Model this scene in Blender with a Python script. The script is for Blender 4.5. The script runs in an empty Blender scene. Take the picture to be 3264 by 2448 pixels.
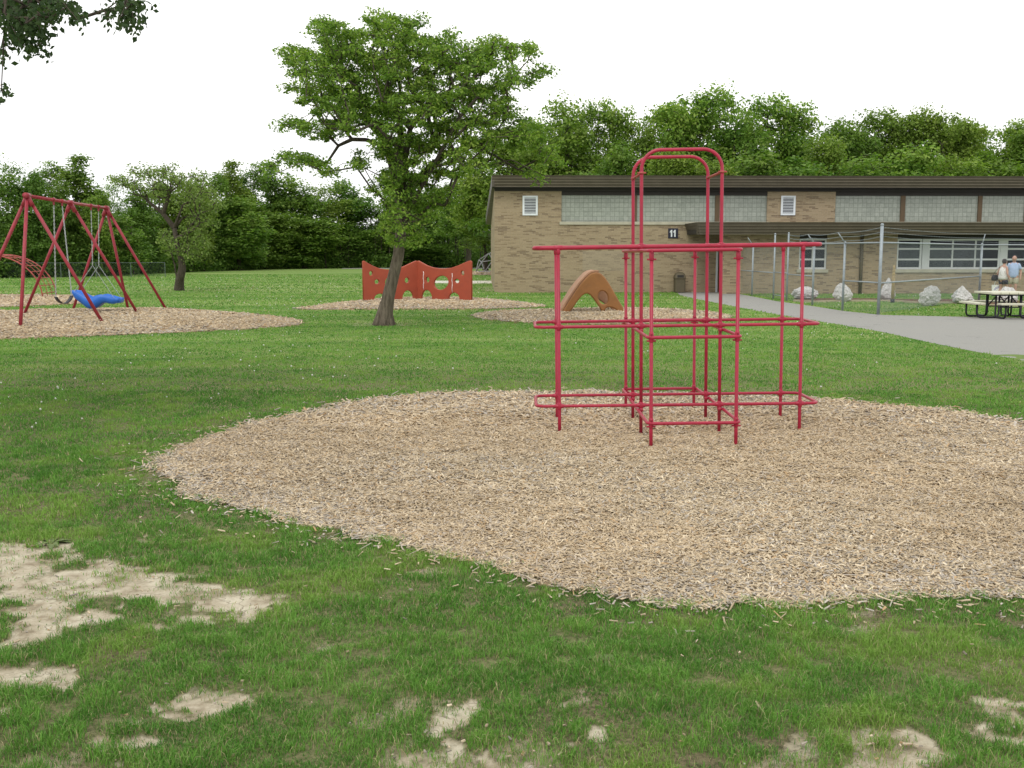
import bpy, math, random
import numpy as np
from mathutils import Vector, Matrix
R = math.radians
D = bpy.data
scene = bpy.context.scene
col = scene.collection
random.seed(7)
RNG = np.random.default_rng(11)

# ------------------------------------------------------------------ camera
H = 1.9; FPX = 3257.7; PITCH = 0.128; CX = 1632.0; CY = 1224.0
cam_d = D.cameras.new('camera'); cam = D.objects.new('camera', cam_d); col.objects.link(cam)
cam_d.sensor_width = 36; cam_d.lens = 36 * FPX / 3264; cam_d.clip_start = 0.05; cam_d.clip_end = 2000
cam.location = (0, 0, H); cam.rotation_euler = (math.pi/2 - PITCH, 0, 0)
scene.camera = cam
cp, sp = math.cos(PITCH), math.sin(PITCH)

def ray(px, py):
    x = (px-CX)/FPX; z = -(py-CY)/FPX
    return Vector((x, cp + z*sp, -sp + z*cp))
def G(px, py, z=0.0):
    d = ray(px, py); t = (z-H)/d.z
    return Vector((d.x*t, d.y*t, z))
def At(px, py, Y):
    d = ray(px, py); t = Y/d.y
    return Vector((d.x*t, Y, H+d.z*t))
K = 3264/2212.0
def G2(x, y): return G(x*K, y*K)

# ------------------------------------------------------------------ tagging / linking
def tag(o, label=None, cat=None, group=None, kind=None):
    if label: o['label'] = label
    if cat: o['category'] = cat
    if group: o['group'] = group
    if kind: o['kind'] = kind
    return o
def empty(name, loc=(0,0,0), rot=(0,0,0)):
    o = D.objects.new(name, None); col.objects.link(o)
    o.location = loc; o.rotation_euler = rot; o.empty_display_size = .1
    return o
def link(name, me, mat=None, parent=None):
    o = D.objects.new(name, me); col.objects.link(o)
    if mat is not None and not len(me.materials): me.materials.append(mat)
    if parent is not None: o.parent = parent
    return o
def copy_tree(o, parent=None):
    c = o.copy(); col.objects.link(c)
    if parent is not None: c.parent = parent
    for ch in list(o.children): copy_tree(ch, c)
    return c

def mesh_np(name, V, F, smooth=False, attrs=None):
    """V (n,3), F (m,k) constant polygon size or list of such arrays."""
    me = D.meshes.new(name)
    if not isinstance(F, list): F = [F]
    F = [f for f in F if len(f)]
    V = np.asarray(V, dtype=np.float32)
    nl = sum(f.size for f in F); npoly = sum(len(f) for f in F)
    me.vertices.add(len(V)); me.vertices.foreach_set('co', V.ravel())
    me.loops.add(nl); me.polygons.add(npoly)
    me.loops.foreach_set('vertex_index', np.concatenate([f.ravel() for f in F]).astype(np.int32))
    sizes = np.concatenate([np.full(len(f), f.shape[1]) for f in F])
    starts = np.concatenate([[0], np.cumsum(sizes)[:-1]]).astype(np.int32)
    me.polygons.foreach_set('loop_start', starts)
    try: me.polygons.foreach_set('loop_total', sizes.astype(np.int32))
    except Exception: pass
    me.polygons.foreach_set('use_smooth', np.full(npoly, smooth, dtype=bool))
    if attrs:
        for k, (typ, dom, data) in attrs.items():
            a = me.attributes.new(k, typ, dom)
            a.data.foreach_set('color' if typ.endswith('COLOR') else 'value', np.asarray(data, dtype=np.float32).ravel())
    me.update(calc_edges=True); me.validate()
    return me

class MB:
    def __init__(s): s.v = []; s.f = []
    def add(s, vs, fs):
        b = len(s.v); s.v += [tuple(v) for v in vs]; s.f += [tuple(i+b for i in f) for f in fs]
        return s
    def box(s, lo, hi, M=None):
        x0,y0,z0 = lo; x1,y1,z1 = hi
        vs = [Vector(p) for p in ((x0,y0,z0),(x1,y0,z0),(x1,y1,z0),(x0,y1,z0),(x0,y0,z1),(x1,y0,z1),(x1,y1,z1),(x0,y1,z1))]
        if M is not None: vs = [M @ v for v in vs]
        return s.add(vs, [(0,3,2,1),(4,5,6,7),(0,1,5,4),(1,2,6,5),(2,3,7,6),(3,0,4,7)])
    def tube(s, pts, r, n=8, closed=False, caps=True):
        pts = [Vector(p) for p in pts]; m = len(pts)
        rs = r if isinstance(r, (list, tuple)) else [r]*m
        tang = []
        for i in range(m):
            if closed: t = pts[(i+1) % m]-pts[i-1]
            else: t = pts[min(i+1,m-1)]-pts[max(i-1,0)]
            tang.append(t.normalized() if t.length > 1e-9 else Vector((0,0,1)))
        t0 = tang[0]; up = Vector((0,0,1)) if abs(t0.z) < .9 else Vector((1,0,0))
        u = t0.cross(up).normalized(); rings = []
        for i in range(m):
            t = tang[i]; u = (u - t*u.dot(t)).normalized(); w = t.cross(u)
            rings.append([pts[i]+(u*math.cos(2*math.pi*k/n)+w*math.sin(2*math.pi*k/n))*rs[i] for k in range(n)])
        vs = [p for ring in rings for p in ring]; fs = []
        for i in range(m if closed else m-1):
            a = i*n; b = ((i+1) % m)*n
            for k in range(n): fs.append((a+k, a+(k+1)%n, b+(k+1)%n, b+k))
        if caps and not closed:
            fs.append(tuple(range(n))[::-1]); fs.append(tuple((m-1)*n+k for k in range(n)))
        return s.add(vs, fs)
    def prism(s, poly, z0, z1, M=None):
        n = len(poly)
        vs = [Vector((x,y,z0)) for x,y in poly]+[Vector((x,y,z1)) for x,y in poly]
        if M is not None: vs = [M @ v for v in vs]
        return s.add(vs, [tuple(range(n))[::-1], tuple(range(n,2*n))]+[(i,(i+1)%n,n+(i+1)%n,n+i) for i in range(n)])
    def lathe(s, prof, n=16, c=(0,0,0), sx=1, sy=1):
        vs = []; fs = []
        for r, z in prof:
            for k in range(n):
                a = 2*math.pi*k/n; vs.append((c[0]+r*math.cos(a)*sx, c[1]+r*math.sin(a)*sy, c[2]+z))
        for i in range(len(prof)-1):
            for k in range(n): fs.append((i*n+k, i*n+(k+1)%n, (i+1)*n+(k+1)%n, (i+1)*n+k))
        fs.append(tuple(range(n))[::-1]); fs.append(tuple((len(prof)-1)*n+k for k in range(n)))
        return s.add(vs, fs)
    def build(s, name, mat, parent=None, smooth=False, bevel=0):
        me = D.meshes.new(name); me.from_pydata(s.v, [], s.f); me.update()
        if smooth:
            me.polygons.foreach_set('use_smooth', [True]*len(me.polygons))
        o = link(name, me, mat, parent)
        if bevel:
            b = o.modifiers.new('bevel', 'BEVEL'); b.width = bevel; b.segments = 2; b.limit_method = 'ANGLE'
        return o

# ------------------------------------------------------------------ numpy noise
def _hash(ix, iy, seed):
    h = (ix.astype(np.int64)*374761393 + iy.astype(np.int64)*668265263 + seed*974634777) & 0x7fffffff
    h = ((h ^ (h >> 13))*1274126177) & 0x7fffffff
    return ((h ^ (h >> 16)) & 0xffff)/65535.0
def vnoise(x, y, seed=0):
    x = np.asarray(x, float); y = np.asarray(y, float)
    ix = np.floor(x); iy = np.floor(y); fx = x-ix; fy = y-iy
    fx = fx*fx*(3-2*fx); fy = fy*fy*(3-2*fy)
    a = _hash(ix,iy,seed); b = _hash(ix+1,iy,seed); c = _hash(ix,iy+1,seed); d = _hash(ix+1,iy+1,seed)
    return (a*(1-fx)+b*fx)*(1-fy)+(c*(1-fx)+d*fx)*fy
def fbm(x, y, seed=0, o=4):
    s = 0; a = .5; t = 0
    for i in range(o):
        s = s+a*vnoise(x*2**i, y*2**i, seed+i*17); t += a; a *= .55
    return s/t
def sdist(P, poly):
    """signed distance (positive inside) of P (n,2) to polygon."""
    x, y = P[:,0], P[:,1]; poly = np.asarray(poly, float)
    d = np.full(len(P), 1e9); ins = np.zeros(len(P), bool); n = len(poly)
    for i in range(n):
        ax, ay = poly[i]; bx, by = poly[(i+1)%n]
        ex, ey = bx-ax, by-ay; L = ex*ex+ey*ey+1e-12
        t = np.clip(((x-ax)*ex+(y-ay)*ey)/L, 0, 1)
        d = np.minimum(d, (x-ax-t*ex)**2+(y-ay-t*ey)**2)
        c = ((ay > y) != (by > y)) & (x < ex*(y-ay)/(by-ay+1e-12)+ax)
        ins ^= c
    d = np.sqrt(d); return np.where(ins, d, -d)
def smooth_poly(pts, n=3):
    pts = [np.array(p[:2], float) for p in pts]
    for _ in range(n-1):
        out = []
        for i in range(len(pts)):
            a, b = pts[i], pts[(i+1)%len(pts)]
            out += [a*.75+b*.25, a*.25+b*.75]
        pts = out
    return np.array(pts)
def sstep(a, b, x):
    t = np.clip((x-a)/(b-a), 0, 1); return t*t*(3-2*t)

# ------------------------------------------------------------------ materials
class Nodes:
    def __init__(s, name, rough=.7, spec=.3):
        s.m = D.materials.new(name); s.m.use_nodes = True; s.t = s.m.node_tree
        s.b = s.t.nodes['Principled BSDF']; s.out = s.t.nodes['Material Output']
        s.b.inputs['Roughness'].default_value = rough
        s.b.inputs['Specular IOR Level'].default_value = spec
    def n(s, typ, **kw):
        nd = s.t.nodes.new(typ)
        for k, v in kw.items():
            if hasattr(nd, k): setattr(nd, k, v)
            else: nd.inputs[k.replace('_', ' ')].default_value = v
        return nd
    def l(s, a, b): s.t.links.new(a, b)
    def coord(s, kind='Object', scale=None):
        c = s.n('ShaderNodeTexCoord').outputs[kind]
        if scale:
            m = s.n('ShaderNodeMapping'); s.l(c, m.inputs[0]); m.inputs['Scale'].default_value = scale; c = m.outputs[0]
        return c
    def noise(s, vec, scale, detail=4, rough=.6):
        nd = s.n('ShaderNodeTexNoise'); nd.inputs['Scale'].default_value = scale
        nd.inputs['Detail'].default_value = detail; nd.inputs['Roughness'].default_value = rough
        if vec is not None: s.l(vec, nd.inputs['Vector'])
        return nd.outputs['Fac']
    def ramp(s, fac, stops, interp='LINEAR'):
        r = s.n('ShaderNodeValToRGB'); r.color_ramp.interpolation = interp
        e = r.color_ramp.elements
        while len(e) < len(stops): e.new(.5)
        for i, (p, c) in enumerate(stops):
            e[i].position = p; e[i].color = (*c, 1) if len(c) == 3 else c
        s.l(fac, r.inputs[0]); return r.outputs[0]
    def mix(s, fac, a, b, mode='MIX'):
        m = s.n('ShaderNodeMix'); m.data_type = 'RGBA'; m.blend_type = mode
        for sock, v in ((m.inputs[0], fac), (m.inputs[6], a), (m.inputs[7], b)):
            if isinstance(v, (int, float)): sock.default_value = v
            elif isinstance(v, tuple): sock.default_value = (*v, 1)
            else: s.l(v, sock)
        return m.outputs[2]
    def math(s, op, a, b=0.0):
        m = s.n('ShaderNodeMath'); m.operation = op
        for sock, v in ((m.inputs[0], a), (m.inputs[1], b)):
            if isinstance(v, (int, float)): sock.default_value = v
            else: s.l(v, sock)
        return m.outputs[0]
    def base(s, c):
        if isinstance(c, tuple): s.b.inputs['Base Color'].default_value = (*c, 1)
        else: s.l(c, s.b.inputs['Base Color'])
    def bump(s, h, strength=.3, dist=.01):
        b = s.n('ShaderNodeBump'); b.inputs['Strength'].default_value = strength; b.inputs['Distance'].default_value = dist
        s.l(h, b.inputs['Height']); s.l(b.outputs[0], s.b.inputs['Normal'])
    def attr(s, name): return s.n('ShaderNodeAttribute', attribute_name=name)

def paint(name, c, rough=.5, var=.15, scale=6, bump=.05, worn=None, spec=.4):
    m = Nodes(name, rough, spec); co = m.coord()
    f = m.noise(co, scale, 5); dark = tuple(x*(1-var) for x in c); light = tuple(min(1, x*(1+var)) for x in c)
    cc = m.ramp(f, [(.3, dark), (.7, light)])
    if worn:
        g = m.noise(co, scale*2.3, 6, .7); k = m.ramp(g, [(.60, (0,0,0)), (.68, (1,1,1))])
        cc = m.mix(m.math('MULTIPLY', k, .5), cc, worn)
    m.base(cc); m.bump(m.noise(co, scale*8, 3), bump, .004); 
    r = m.ramp(f, [(.3, (rough*.85,)*3), (.7, (min(1,rough*1.15),)*3)]); m.l(r, m.b.inputs['Roughness'])
    return m.m

M = {}
M['red'] = paint('red_paint', (.34,.016,.042), .36, .14, 9, .04, worn=(.36,.06,.085), spec=.4)
M['red_old'] = paint('faded_red_paint', (.30,.030,.045), .5, .22, 5, .04, worn=(.33,.10,.11))
M['red_rust'] = paint('rusty_red_paint', (.33,.07,.055), .6, .25, 8, .05, worn=(.35,.16,.12))
M['galv'] = paint('galvanised_steel', (.30,.34,.36), .5, .15, 9, .03)
M['galv'].node_tree.nodes['Principled BSDF'].inputs['Metallic'].default_value = .3
M['chain'] = paint('chain_steel', (.42,.45,.44), .45, .2, 30, .03)
M['mesh_wire'] = paint('fence_wire', (.20,.24,.25), .55, .1, 9, .02)
M['dark_wire'] = paint('weathered_wire', (.11,.14,.13), .6, .1, 9, .02)
M['black_metal'] = paint('black_metal', (.013,.012,.02), .45, .2, 9, .02)
M['rubber'] = paint('black_rubber', (.022,.022,.024), .6, .3, 14, .04)
M['blue'] = paint('blue_plastic', (.028,.16,.60), .33, .10, 4, .02)
M['orange'] = paint('orange_brown_panel', (.33,.062,.028), .6, .10, 3, .06, worn=(.36,.085,.045))
M['orange_edge'] = paint('worn_panel_edge', (.36,.15,.10), .7, .2, 6, .05)
M['white_drip'] = paint('white_drip', (.72,.62,.60), .6, .1, 6, .02)
M['tan_fib'] = paint('tan_fibreglass', (.27,.120,.036), .6, .16, 3, .06, worn=(.32,.16,.07))
M['pink_fib'] = paint('faded_lit_fibreglass', (.38,.21,.12), .7, .18, 3, .06, worn=(.36,.27,.24))  # pale outer skin tone, also used to paint the rear shell as lit
M['fascia_lip'] = paint('fascia_lip', (.24,.21,.15), .5, .1, 2, .02)
M['fascia'] = paint('dark_brown_metal', (.070,.058,.040), .5, .15, 2, .03)
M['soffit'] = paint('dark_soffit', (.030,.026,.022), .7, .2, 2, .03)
M['brown'] = paint('brown_mullion', (.105,.068,.034), .6, .12, 3, .03)
M['sill'] = paint('stone_sill', (.40,.38,.29), .8, .14, 3, .05)
M['white'] = paint('white_metal', (.68,.72,.74), .5, .06, 4, .02)
M['winframe'] = paint('pale_window_frame', (.54,.56,.56), .5, .06, 4, .02)
M['navy'] = paint('sign_navy', (.012,.014,.03), .5, .1, 4, .02)
M['bin'] = paint('olive_bin', (.095,.078,.045), .6, .15, 5, .03)
M['tabletop'] = paint('weathered_boards', (.55,.54,.42), .7, .10, 5, .05)
M['wood_post'] = paint('tan_carved_wood', (.36,.27,.13), .75, .25, 14, .1)
M['concrete'] = paint('concrete', (.58,.56,.48), .9, .10, 2, .1)
M['edging'] = paint('edging_board', (.42,.36,.25), .85, .2, 3, .1)
M['ball'] = paint('yellow_ball', (.68,.52,.16), .5, .08, 8, .02)
M['dome_bar'] = paint('grey_bar', (.33,.34,.34), .45, .12, 8, .02)
M['skin'] = paint('skin', (.47,.27,.20), .55, .08, 6, .03)
M['hair'] = paint('dark_hair', (.035,.028,.028), .7, .3, 40, .2)
M['hair_grey'] = paint('thin_grey_hair', (.20,.13,.10), .7, .3, 40, .2)
M['blue_shirt'] = paint('light_blue_shirt', (.36,.46,.64), .85, .14, 9, .15)
M['khaki'] = paint('khaki_cloth', (.42,.40,.29), .9, .12, 8, .15)
M['dark_cloth'] = paint('dark_cloth', (.035,.03,.045), .9, .12, 8, .15)
M['shoe'] = paint('white_shoe', (.6,.6,.58), .7, .1, 12, .03)
M['bag_black'] = paint('black_bag', (.012,.011,.014), .5, .2, 12, .1)
M['wall_far'] = paint('white_siding', (.66,.68,.70), .7, .06, 2, .03)
M['wire'] = paint('cable', (.28,.28,.29), .7, .1, 2, .0)
def floral():
    m = Nodes('white_floral_top', .85, .2); co = m.coord()
    f = m.noise(co, 26, 3, .6)
    m.base(m.ramp(f, [(.50,(.74,.73,.70)),(.62,(.45,.46,.40)),(.70,(.66,.62,.60))])); return m.m
M['floral'] = floral()
def bagmat():
    m = Nodes('white_printed_bag', .5, .4); co = m.coord()
    f = m.noise(co, 7, 2, .5)
    m.base(m.ramp(f, [(.52,(.78,.80,.74)),(.60,(.30,.28,.45)),(.72,(.75,.72,.75))])); return m.m
M['shop_bag'] = bagmat()

def glassm():
    m = Nodes('dark_window_glass', .15, .08); co = m.coord()
    m.base(m.ramp(m.noise(co, 1.3, 3), [(.35,(.006,.006,.010)),(.7,(.016,.016,.024))])); return m.m
M['glass'] = glassm()

def brick(name, light=0.0):
    m = Nodes(name, .9, .2); c = m.coord()
    sep = m.n('ShaderNodeSeparateXYZ'); m.l(c, sep.inputs[0])
    u = m.math('ADD', sep.outputs[0], sep.outputs[1])
    cmb = m.n('ShaderNodeCombineXYZ'); m.l(u, cmb.inputs[0]); m.l(sep.outputs[2], cmb.inputs[1])
    b = m.n('ShaderNodeTexBrick'); m.l(cmb.outputs[0], b.inputs['Vector'])
    b.inputs['Scale'].default_value = 1; b.inputs['Brick Width'].default_value = .30; b.inputs['Row Height'].default_value = .068
    b.inputs['Mortar Size'].default_value = .0055; b.inputs['Mortar Smooth'].default_value = .2; b.inputs['Bias'].default_value = 0
    b.inputs['Color1'].default_value = (0,0,0,1); b.inputs['Color2'].default_value = (1,1,1,1); b.inputs['Mortar'].default_value = (.5,.5,.5,1)
    mp = m.n('ShaderNodeMapping'); m.l(cmb.outputs[0], mp.inputs[0]); mp.inputs['Scale'].default_value = (.55, 2.6, 1)
    big = m.noise(mp.outputs[0], 1.2, 3, .6)
    lo = m.noise(cmb.outputs[0], .5, 3, .5)
    v = m.math('ADD', b.outputs['Color'], m.math('MULTIPLY', m.math('SUBTRACT', big, .5), 1.25))
    tan1 = (.335,.260,.158); tan2 = (.40,.315,.198); dk = (.115,.075,.048); md = (.22,.155,.09)
    if light:
        f = lambda t: tuple(x*(1-light)+y*light for x, y in zip(t, (.40,.36,.28)))
        tan1, tan2, dk, md = map(f, (tan1, tan2, dk, md))
    cc = m.ramp(v, [(.0, tan2), (.60, tan1), (.84, md), (.95, dk)])
    cc = m.mix(b.outputs['Fac'], cc, (.33,.30,.24))
    cc = m.mix(m.math('MULTIPLY', lo, .35), cc, (.25,.19,.12))
    fine = m.noise(cmb.outputs[0], 14, 4, .7)
    cc = m.mix(.35, cc, m.ramp(fine, [(.3,(.20,.155,.10)),(.7,(.42,.34,.22))]))
    m.base(cc); m.bump(m.math('SUBTRACT', 1.0, b.outputs['Fac']), .5, .006)
    return m.m
M['brick'] = brick('tan_brick'); M['brick_pale'] = brick('painted_over_brick', .45)

def glassblock():
    m = Nodes('glass_block', .28, .5); c = m.coord()
    sep = m.n('ShaderNodeSeparateXYZ'); m.l(c, sep.inputs[0])
    cmb = m.n('ShaderNodeCombineXYZ'); m.l(sep.outputs[0], cmb.inputs[0]); m.l(sep.outputs[2], cmb.inputs[1])
    b = m.n('ShaderNodeTexBrick'); m.l(cmb.outputs[0], b.inputs['Vector']); b.offset = 0; b.squash = 1
    b.inputs['Scale'].default_value = 1; b.inputs['Brick Width'].default_value = .212; b.inputs['Row Height'].default_value = .212
    b.inputs['Mortar Size'].default_value = .011; b.inputs['Mortar Smooth'].default_value = .6; b.inputs['Bias'].default_value = 0
    b.inputs['Color1'].default_value = (.24,.265,.22,1); b.inputs['Color2'].default_value = (.33,.355,.30,1); b.inputs['Mortar'].default_value = (.115,.125,.10,1)
    f = m.noise(cmb.outputs[0], 9, 3, .6)
    cc = m.mix(.3, b.outputs['Color'], m.ramp(f, [(.3,(.17,.20,.16)),(.7,(.42,.45,.39))]))
    m.base(cc); m.bump(m.math('SUBTRACT', 1.0, b.outputs['Fac']), .6, .01); return m.m
M['block'] = glassblock()

def rockm():
    m = Nodes('white_limestone', .95, .2); c = m.coord()
    a = m.noise(c, 5, 8, .75); f = m.noise(c, 22, 6, .7)
    v = m.n('ShaderNodeTexVoronoi'); v.inputs['Scale'].default_value = 9; m.l(c, v.inputs['Vector'])
    k = m.math('MULTIPLY', a, m.math('ADD', v.outputs['Distance'], .6))
    cc = m.ramp(f, [(.30,(.22,.21,.20)),(.44,(.58,.57,.55)),(.75,(.78,.77,.76))])
    m.base(cc); m.bump(m.math('ADD', k, m.math('MULTIPLY', f, .5)), 1.0, .06); return m.m
M['rock'] = rockm()

def bark(name, a=(.075,.058,.042), b=(.20,.165,.125)):
    m = Nodes(name, .95, .2); c = m.coord('Object', (1,1,.18))
    f = m.noise(c, 16, 6, .7)
    g = m.noise(m.coord(), 2.5, 4)
    cc = m.ramp(f, [(.38, a), (.62, b)]); cc = m.mix(m.math('MULTIPLY', g, .5), cc, (.11,.095,.07))
    m.base(cc); m.bump(f, .9, .03); return m.m
M['bark'] = bark('grey_bark'); M['bark_dark'] = bark('dark_bark', (.035,.028,.022), (.10,.082,.062))

def leafm(name, c0, c1, c2, obj_var=.0):
    m = Nodes(name, .55, .25)
    at = m.attr('tint').outputs['Fac']
    cc = m.ramp(at, [(0, c0), (.55, c1), (1, c2)])
    if obj_var:
        oi = m.n('ShaderNodeObjectInfo')
        cc = m.mix(m.math('MULTIPLY', oi.outputs['Random'], obj_var), cc, (.20,.235,.035))
        r2 = m.math('FRACT', m.math('MULTIPLY', oi.outputs['Random'], 7.31))
        cc = m.mix(m.math('MULTIPLY', r2, obj_var), cc, (.055,.150,.026))
    m.base(cc)
    tr = m.n('ShaderNodeBsdfTranslucent'); 
    tc = m.mix(1.0, cc, (1.0,1.15,.55), 'MULTIPLY'); m.l(tc, tr.inputs['Color'])
    mx = m.n('ShaderNodeMixShader'); mx.inputs[0].default_value = .42
    m.l(m.b.outputs[0], mx.inputs[1]); m.l(tr.outputs[0], mx.inputs[2]); m.l(mx.outputs[0], m.out.inputs['Surface'])
    return m.m
M['leaf_main'] = leafm('fresh_leaves', (.095,.185,.024), (.200,.325,.046), (.32,.42,.08))
M['leaf_small'] = leafm('olive_leaves', (.10,.165,.040), (.195,.275,.070), (.29,.36,.12))
M['leaf_far'] = leafm('woodland_leaves', (.090,.185,.030), (.205,.335,.055), (.34,.45,.10), .6)
M['leaf_oak'] = leafm('oak_leaves', (.088,.180,.028), (.205,.340,.050), (.34,.45,.095), .45)
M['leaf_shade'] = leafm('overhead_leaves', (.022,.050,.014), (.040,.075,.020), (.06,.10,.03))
M['brush'] = leafm('undergrowth_leaves', (.065,.140,.024), (.130,.235,.040), (.21,.32,.06))

def asphalt():
    m = Nodes('old_asphalt', .95, .2); c = m.coord()
    f = m.noise(c, 45, 6, .8); g = m.noise(c, .5, 4)
    cc = m.ramp(f, [(.32,(.17,.17,.158)),(.68,(.36,.355,.33))])
    cc = m.mix(m.math('MULTIPLY', g, .5), cc, (.30,.29,.25))
    v = m.n('ShaderNodeTexVoronoi', feature='DISTANCE_TO_EDGE'); v.inputs['Scale'].default_value = .55
    wob = m.n('ShaderNodeVectorMath'); wob.operation = 'ADD'; 
    nz = m.n('ShaderNodeTexNoise'); nz.inputs['Scale'].default_value = 1.6; nz.inputs['Detail'].default_value = 5; m.l(c, nz.inputs['Vector'])
    m.l(c, wob.inputs[0]); m.l(nz.outputs['Color'], wob.inputs[1]); m.l(wob.outputs[0], v.inputs['Vector'])
    crack = m.ramp(v.outputs['Distance'], [(.0,(1,1,1)),(.012,(0,0,0))])
    pres = m.ramp(m.noise(c, .7, 2), [(.55,(0,0,0)),(.62,(1,1,1))])
    cc = m.mix(m.math('MULTIPLY', crack, pres), cc, (.06,.055,.05))
    m.base(cc); m.bump(f, .35, .008); return m.m
M['asphalt'] = asphalt()

def groundm():
    m = Nodes('lawn_and_bare_soil', .95, .15); c = m.coord()
    soil = m.attr('soil').outputs['Fac']
    fine = m.noise(c, 38, 6, .75); mid = m.noise(c, 5, 5, .65); big = m.noise(c, .45, 4, .55)
    st = m.noise(m.coord('Object', (.05,.55,1)), 1.0, 3, .6)
    fx = m.math('ADD', m.math('MULTIPLY', fine, .5), m.math('MULTIPLY', mid, .5))
    g = m.ramp(fx, [(.30,(.050,.112,.018)),(.5,(.108,.205,.036)),(.72,(.19,.29,.066))])
    g = m.mix(m.ramp(big, [(.35,(0,0,0)),(.7,(.55,.55,.55))]), g, (.10,.175,.034))
    g = m.mix(m.ramp(st, [(.42,(0,0,0)),(.60,(.8,.8,.8))]), g, (.24,.30,.095))
    s = m.ramp(mid, [(.34,(.27,.22,.145)),(.47,(.49,.425,.31)),(.64,(.62,.565,.43))])
    s = m.mix(m.math('MULTIPLY', m.ramp(fine, [(.55,(0,0,0)),(.7,(1,1,1))]), .5), s, (.30,.235,.15))
    v = m.n('ShaderNodeTexVoronoi', feature='DISTANCE_TO_EDGE'); v.inputs['Scale'].default_value = 5
    wob = m.n('ShaderNodeVectorMath'); wob.operation = 'ADD'
    nz = m.n('ShaderNodeTexNoise'); nz.inputs['Scale'].default_value = 3; nz.inputs['Detail'].default_value = 4; m.l(c, nz.inputs['Vector'])
    m.l(c, wob.inputs[0]); m.l(nz.outputs['Color'], wob.inputs[1]); m.l(wob.outputs[0], v.inputs['Vector'])
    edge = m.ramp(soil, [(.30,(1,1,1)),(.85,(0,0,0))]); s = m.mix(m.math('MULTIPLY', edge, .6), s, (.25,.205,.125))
    crack = m.ramp(v.outputs['Distance'], [(0,(1,1,1)),(.05,(0,0,0))])
    s = m.mix(m.math('MULTIPLY', crack, m.ramp(mid,[(.45,(0,0,0)),(.6,(.8,.8,.8))])), s, (.17,.13,.085))
    k = m.ramp(m.math('ADD', soil, m.math('MULTIPLY', m.math('SUBTRACT', fine, .5), 1.1)), [(.25,(0,0,0)),(.80,(1,1,1))])
    thatch_shade = m.attr('thatch_shade').outputs['Fac']
    g = m.mix(thatch_shade, g, m.ramp(fine, [(.35,(.060,.058,.028)),(.65,(.24,.205,.115))]))  # brown thatch, kept dark so the gaps between blades carry painted shade
    m.base(m.mix(k, g, s))
    m.bump(m.math('ADD', fine, m.math('MULTIPLY', mid, 1.2)), .8, .02); return m.m
M['ground'] = groundm()

def bladem():
    m = Nodes('grass_blades', .6, .25); at = m.attr('tint'); cc = at.outputs['Color']; m.base(cc)
    tr = m.n('ShaderNodeBsdfTranslucent'); m.l(m.mix(1.0, cc, (1.0,1.1,.6), 'MULTIPLY'), tr.inputs['Color'])
    mx = m.n('ShaderNodeMixShader'); mx.inputs[0].default_value = .18
    m.l(m.b.outputs[0], mx.inputs[1]); m.l(tr.outputs[0], mx.inputs[2]); m.l(mx.outputs[0], m.out.inputs['Surface'])
    return m.m
M['blade'] = bladem()
def chipm():
    m = Nodes('wood_chips', .85, .2); at = m.attr('tint'); c = m.coord('Object')
    f = m.noise(c, 60, 4, .7)
    cc = m.mix(.22, at.outputs['Color'], m.ramp(f, [(.3,(.20,.14,.08)),(.7,(.72,.58,.40))]))
    m.base(cc); m.bump(f, .4, .003); return m.m
M['chips'] = chipm()
def mulchm():
    m = Nodes('red_mulch', .95, .2); c = m.coord(); f = m.noise(c, 30, 5, .8)
    m.base(m.ramp(f, [(.3,(.07,.03,.02)),(.7,(.20,.10,.065))])); m.bump(f, .8, .03); return m.m
M['mulch'] = mulchm()

# ------------------------------------------------------------------ world and light
SUN_EL, SUN_AZ = R(52), R(200)     # behind the camera, a little to its left
w = D.worlds.new('World'); scene.world = w; w.use_nodes = True
wt = w.node_tree; bg = wt.nodes['Background']
sky = wt.nodes.new('ShaderNodeTexSky'); sky.sky_type = 'NISHITA'; sky.sun_disc = False
sky.sun_elevation = SUN_EL; sky.sun_rotation = SUN_AZ; sky.dust_density = 5; sky.air_density = 1.0
tc = wt.nodes.new('ShaderNodeTexCoord')
mp = wt.nodes.new('ShaderNodeMapping'); mp.inputs['Scale'].default_value = (1,1,3.2); wt.links.new(tc.outputs['Generated'], mp.inputs[0])
nz = wt.nodes.new('ShaderNodeTexNoise'); nz.inputs['Scale'].default_value = 1.6; nz.inputs['Detail'].default_value = 5; wt.links.new(mp.outputs[0], nz.inputs['Vector'])
rp = wt.nodes.new('ShaderNodeValToRGB'); e = rp.color_ramp.elements
e[0].position = .3; e[0].color = (12.2,12.5,12.9,1); e[1].position = .7; e[1].color = (15.5,15.3,14.9,1)
wt.links.new(nz.outputs['Fac'], rp.inputs[0])
mxw = wt.nodes.new('ShaderNodeMix'); mxw.data_type = 'RGBA'; mxw.inputs[0].default_value = .93
wt.links.new(sky.outputs[0], mxw.inputs[6]); wt.links.new(rp.outputs[0], mxw.inputs[7])
wt.links.new(mxw.outputs[2], bg.inputs['Color']); bg.inputs['Strength'].default_value = .10
sl = D.lights.new('sun', 'SUN'); sl.energy = 1.1; sl.angle = R(22); sl.color = (1,.97,.92)
so = D.objects.new('sun', sl); col.objects.link(so)
so.rotation_euler = (math.pi/2 - SUN_EL, 0, math.pi - SUN_AZ)
scene.view_settings.view_transform = 'Standard'; scene.view_settings.look = 'None'
scene.view_settings.exposure = 0.0; scene.view_settings.gamma = 1

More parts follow.
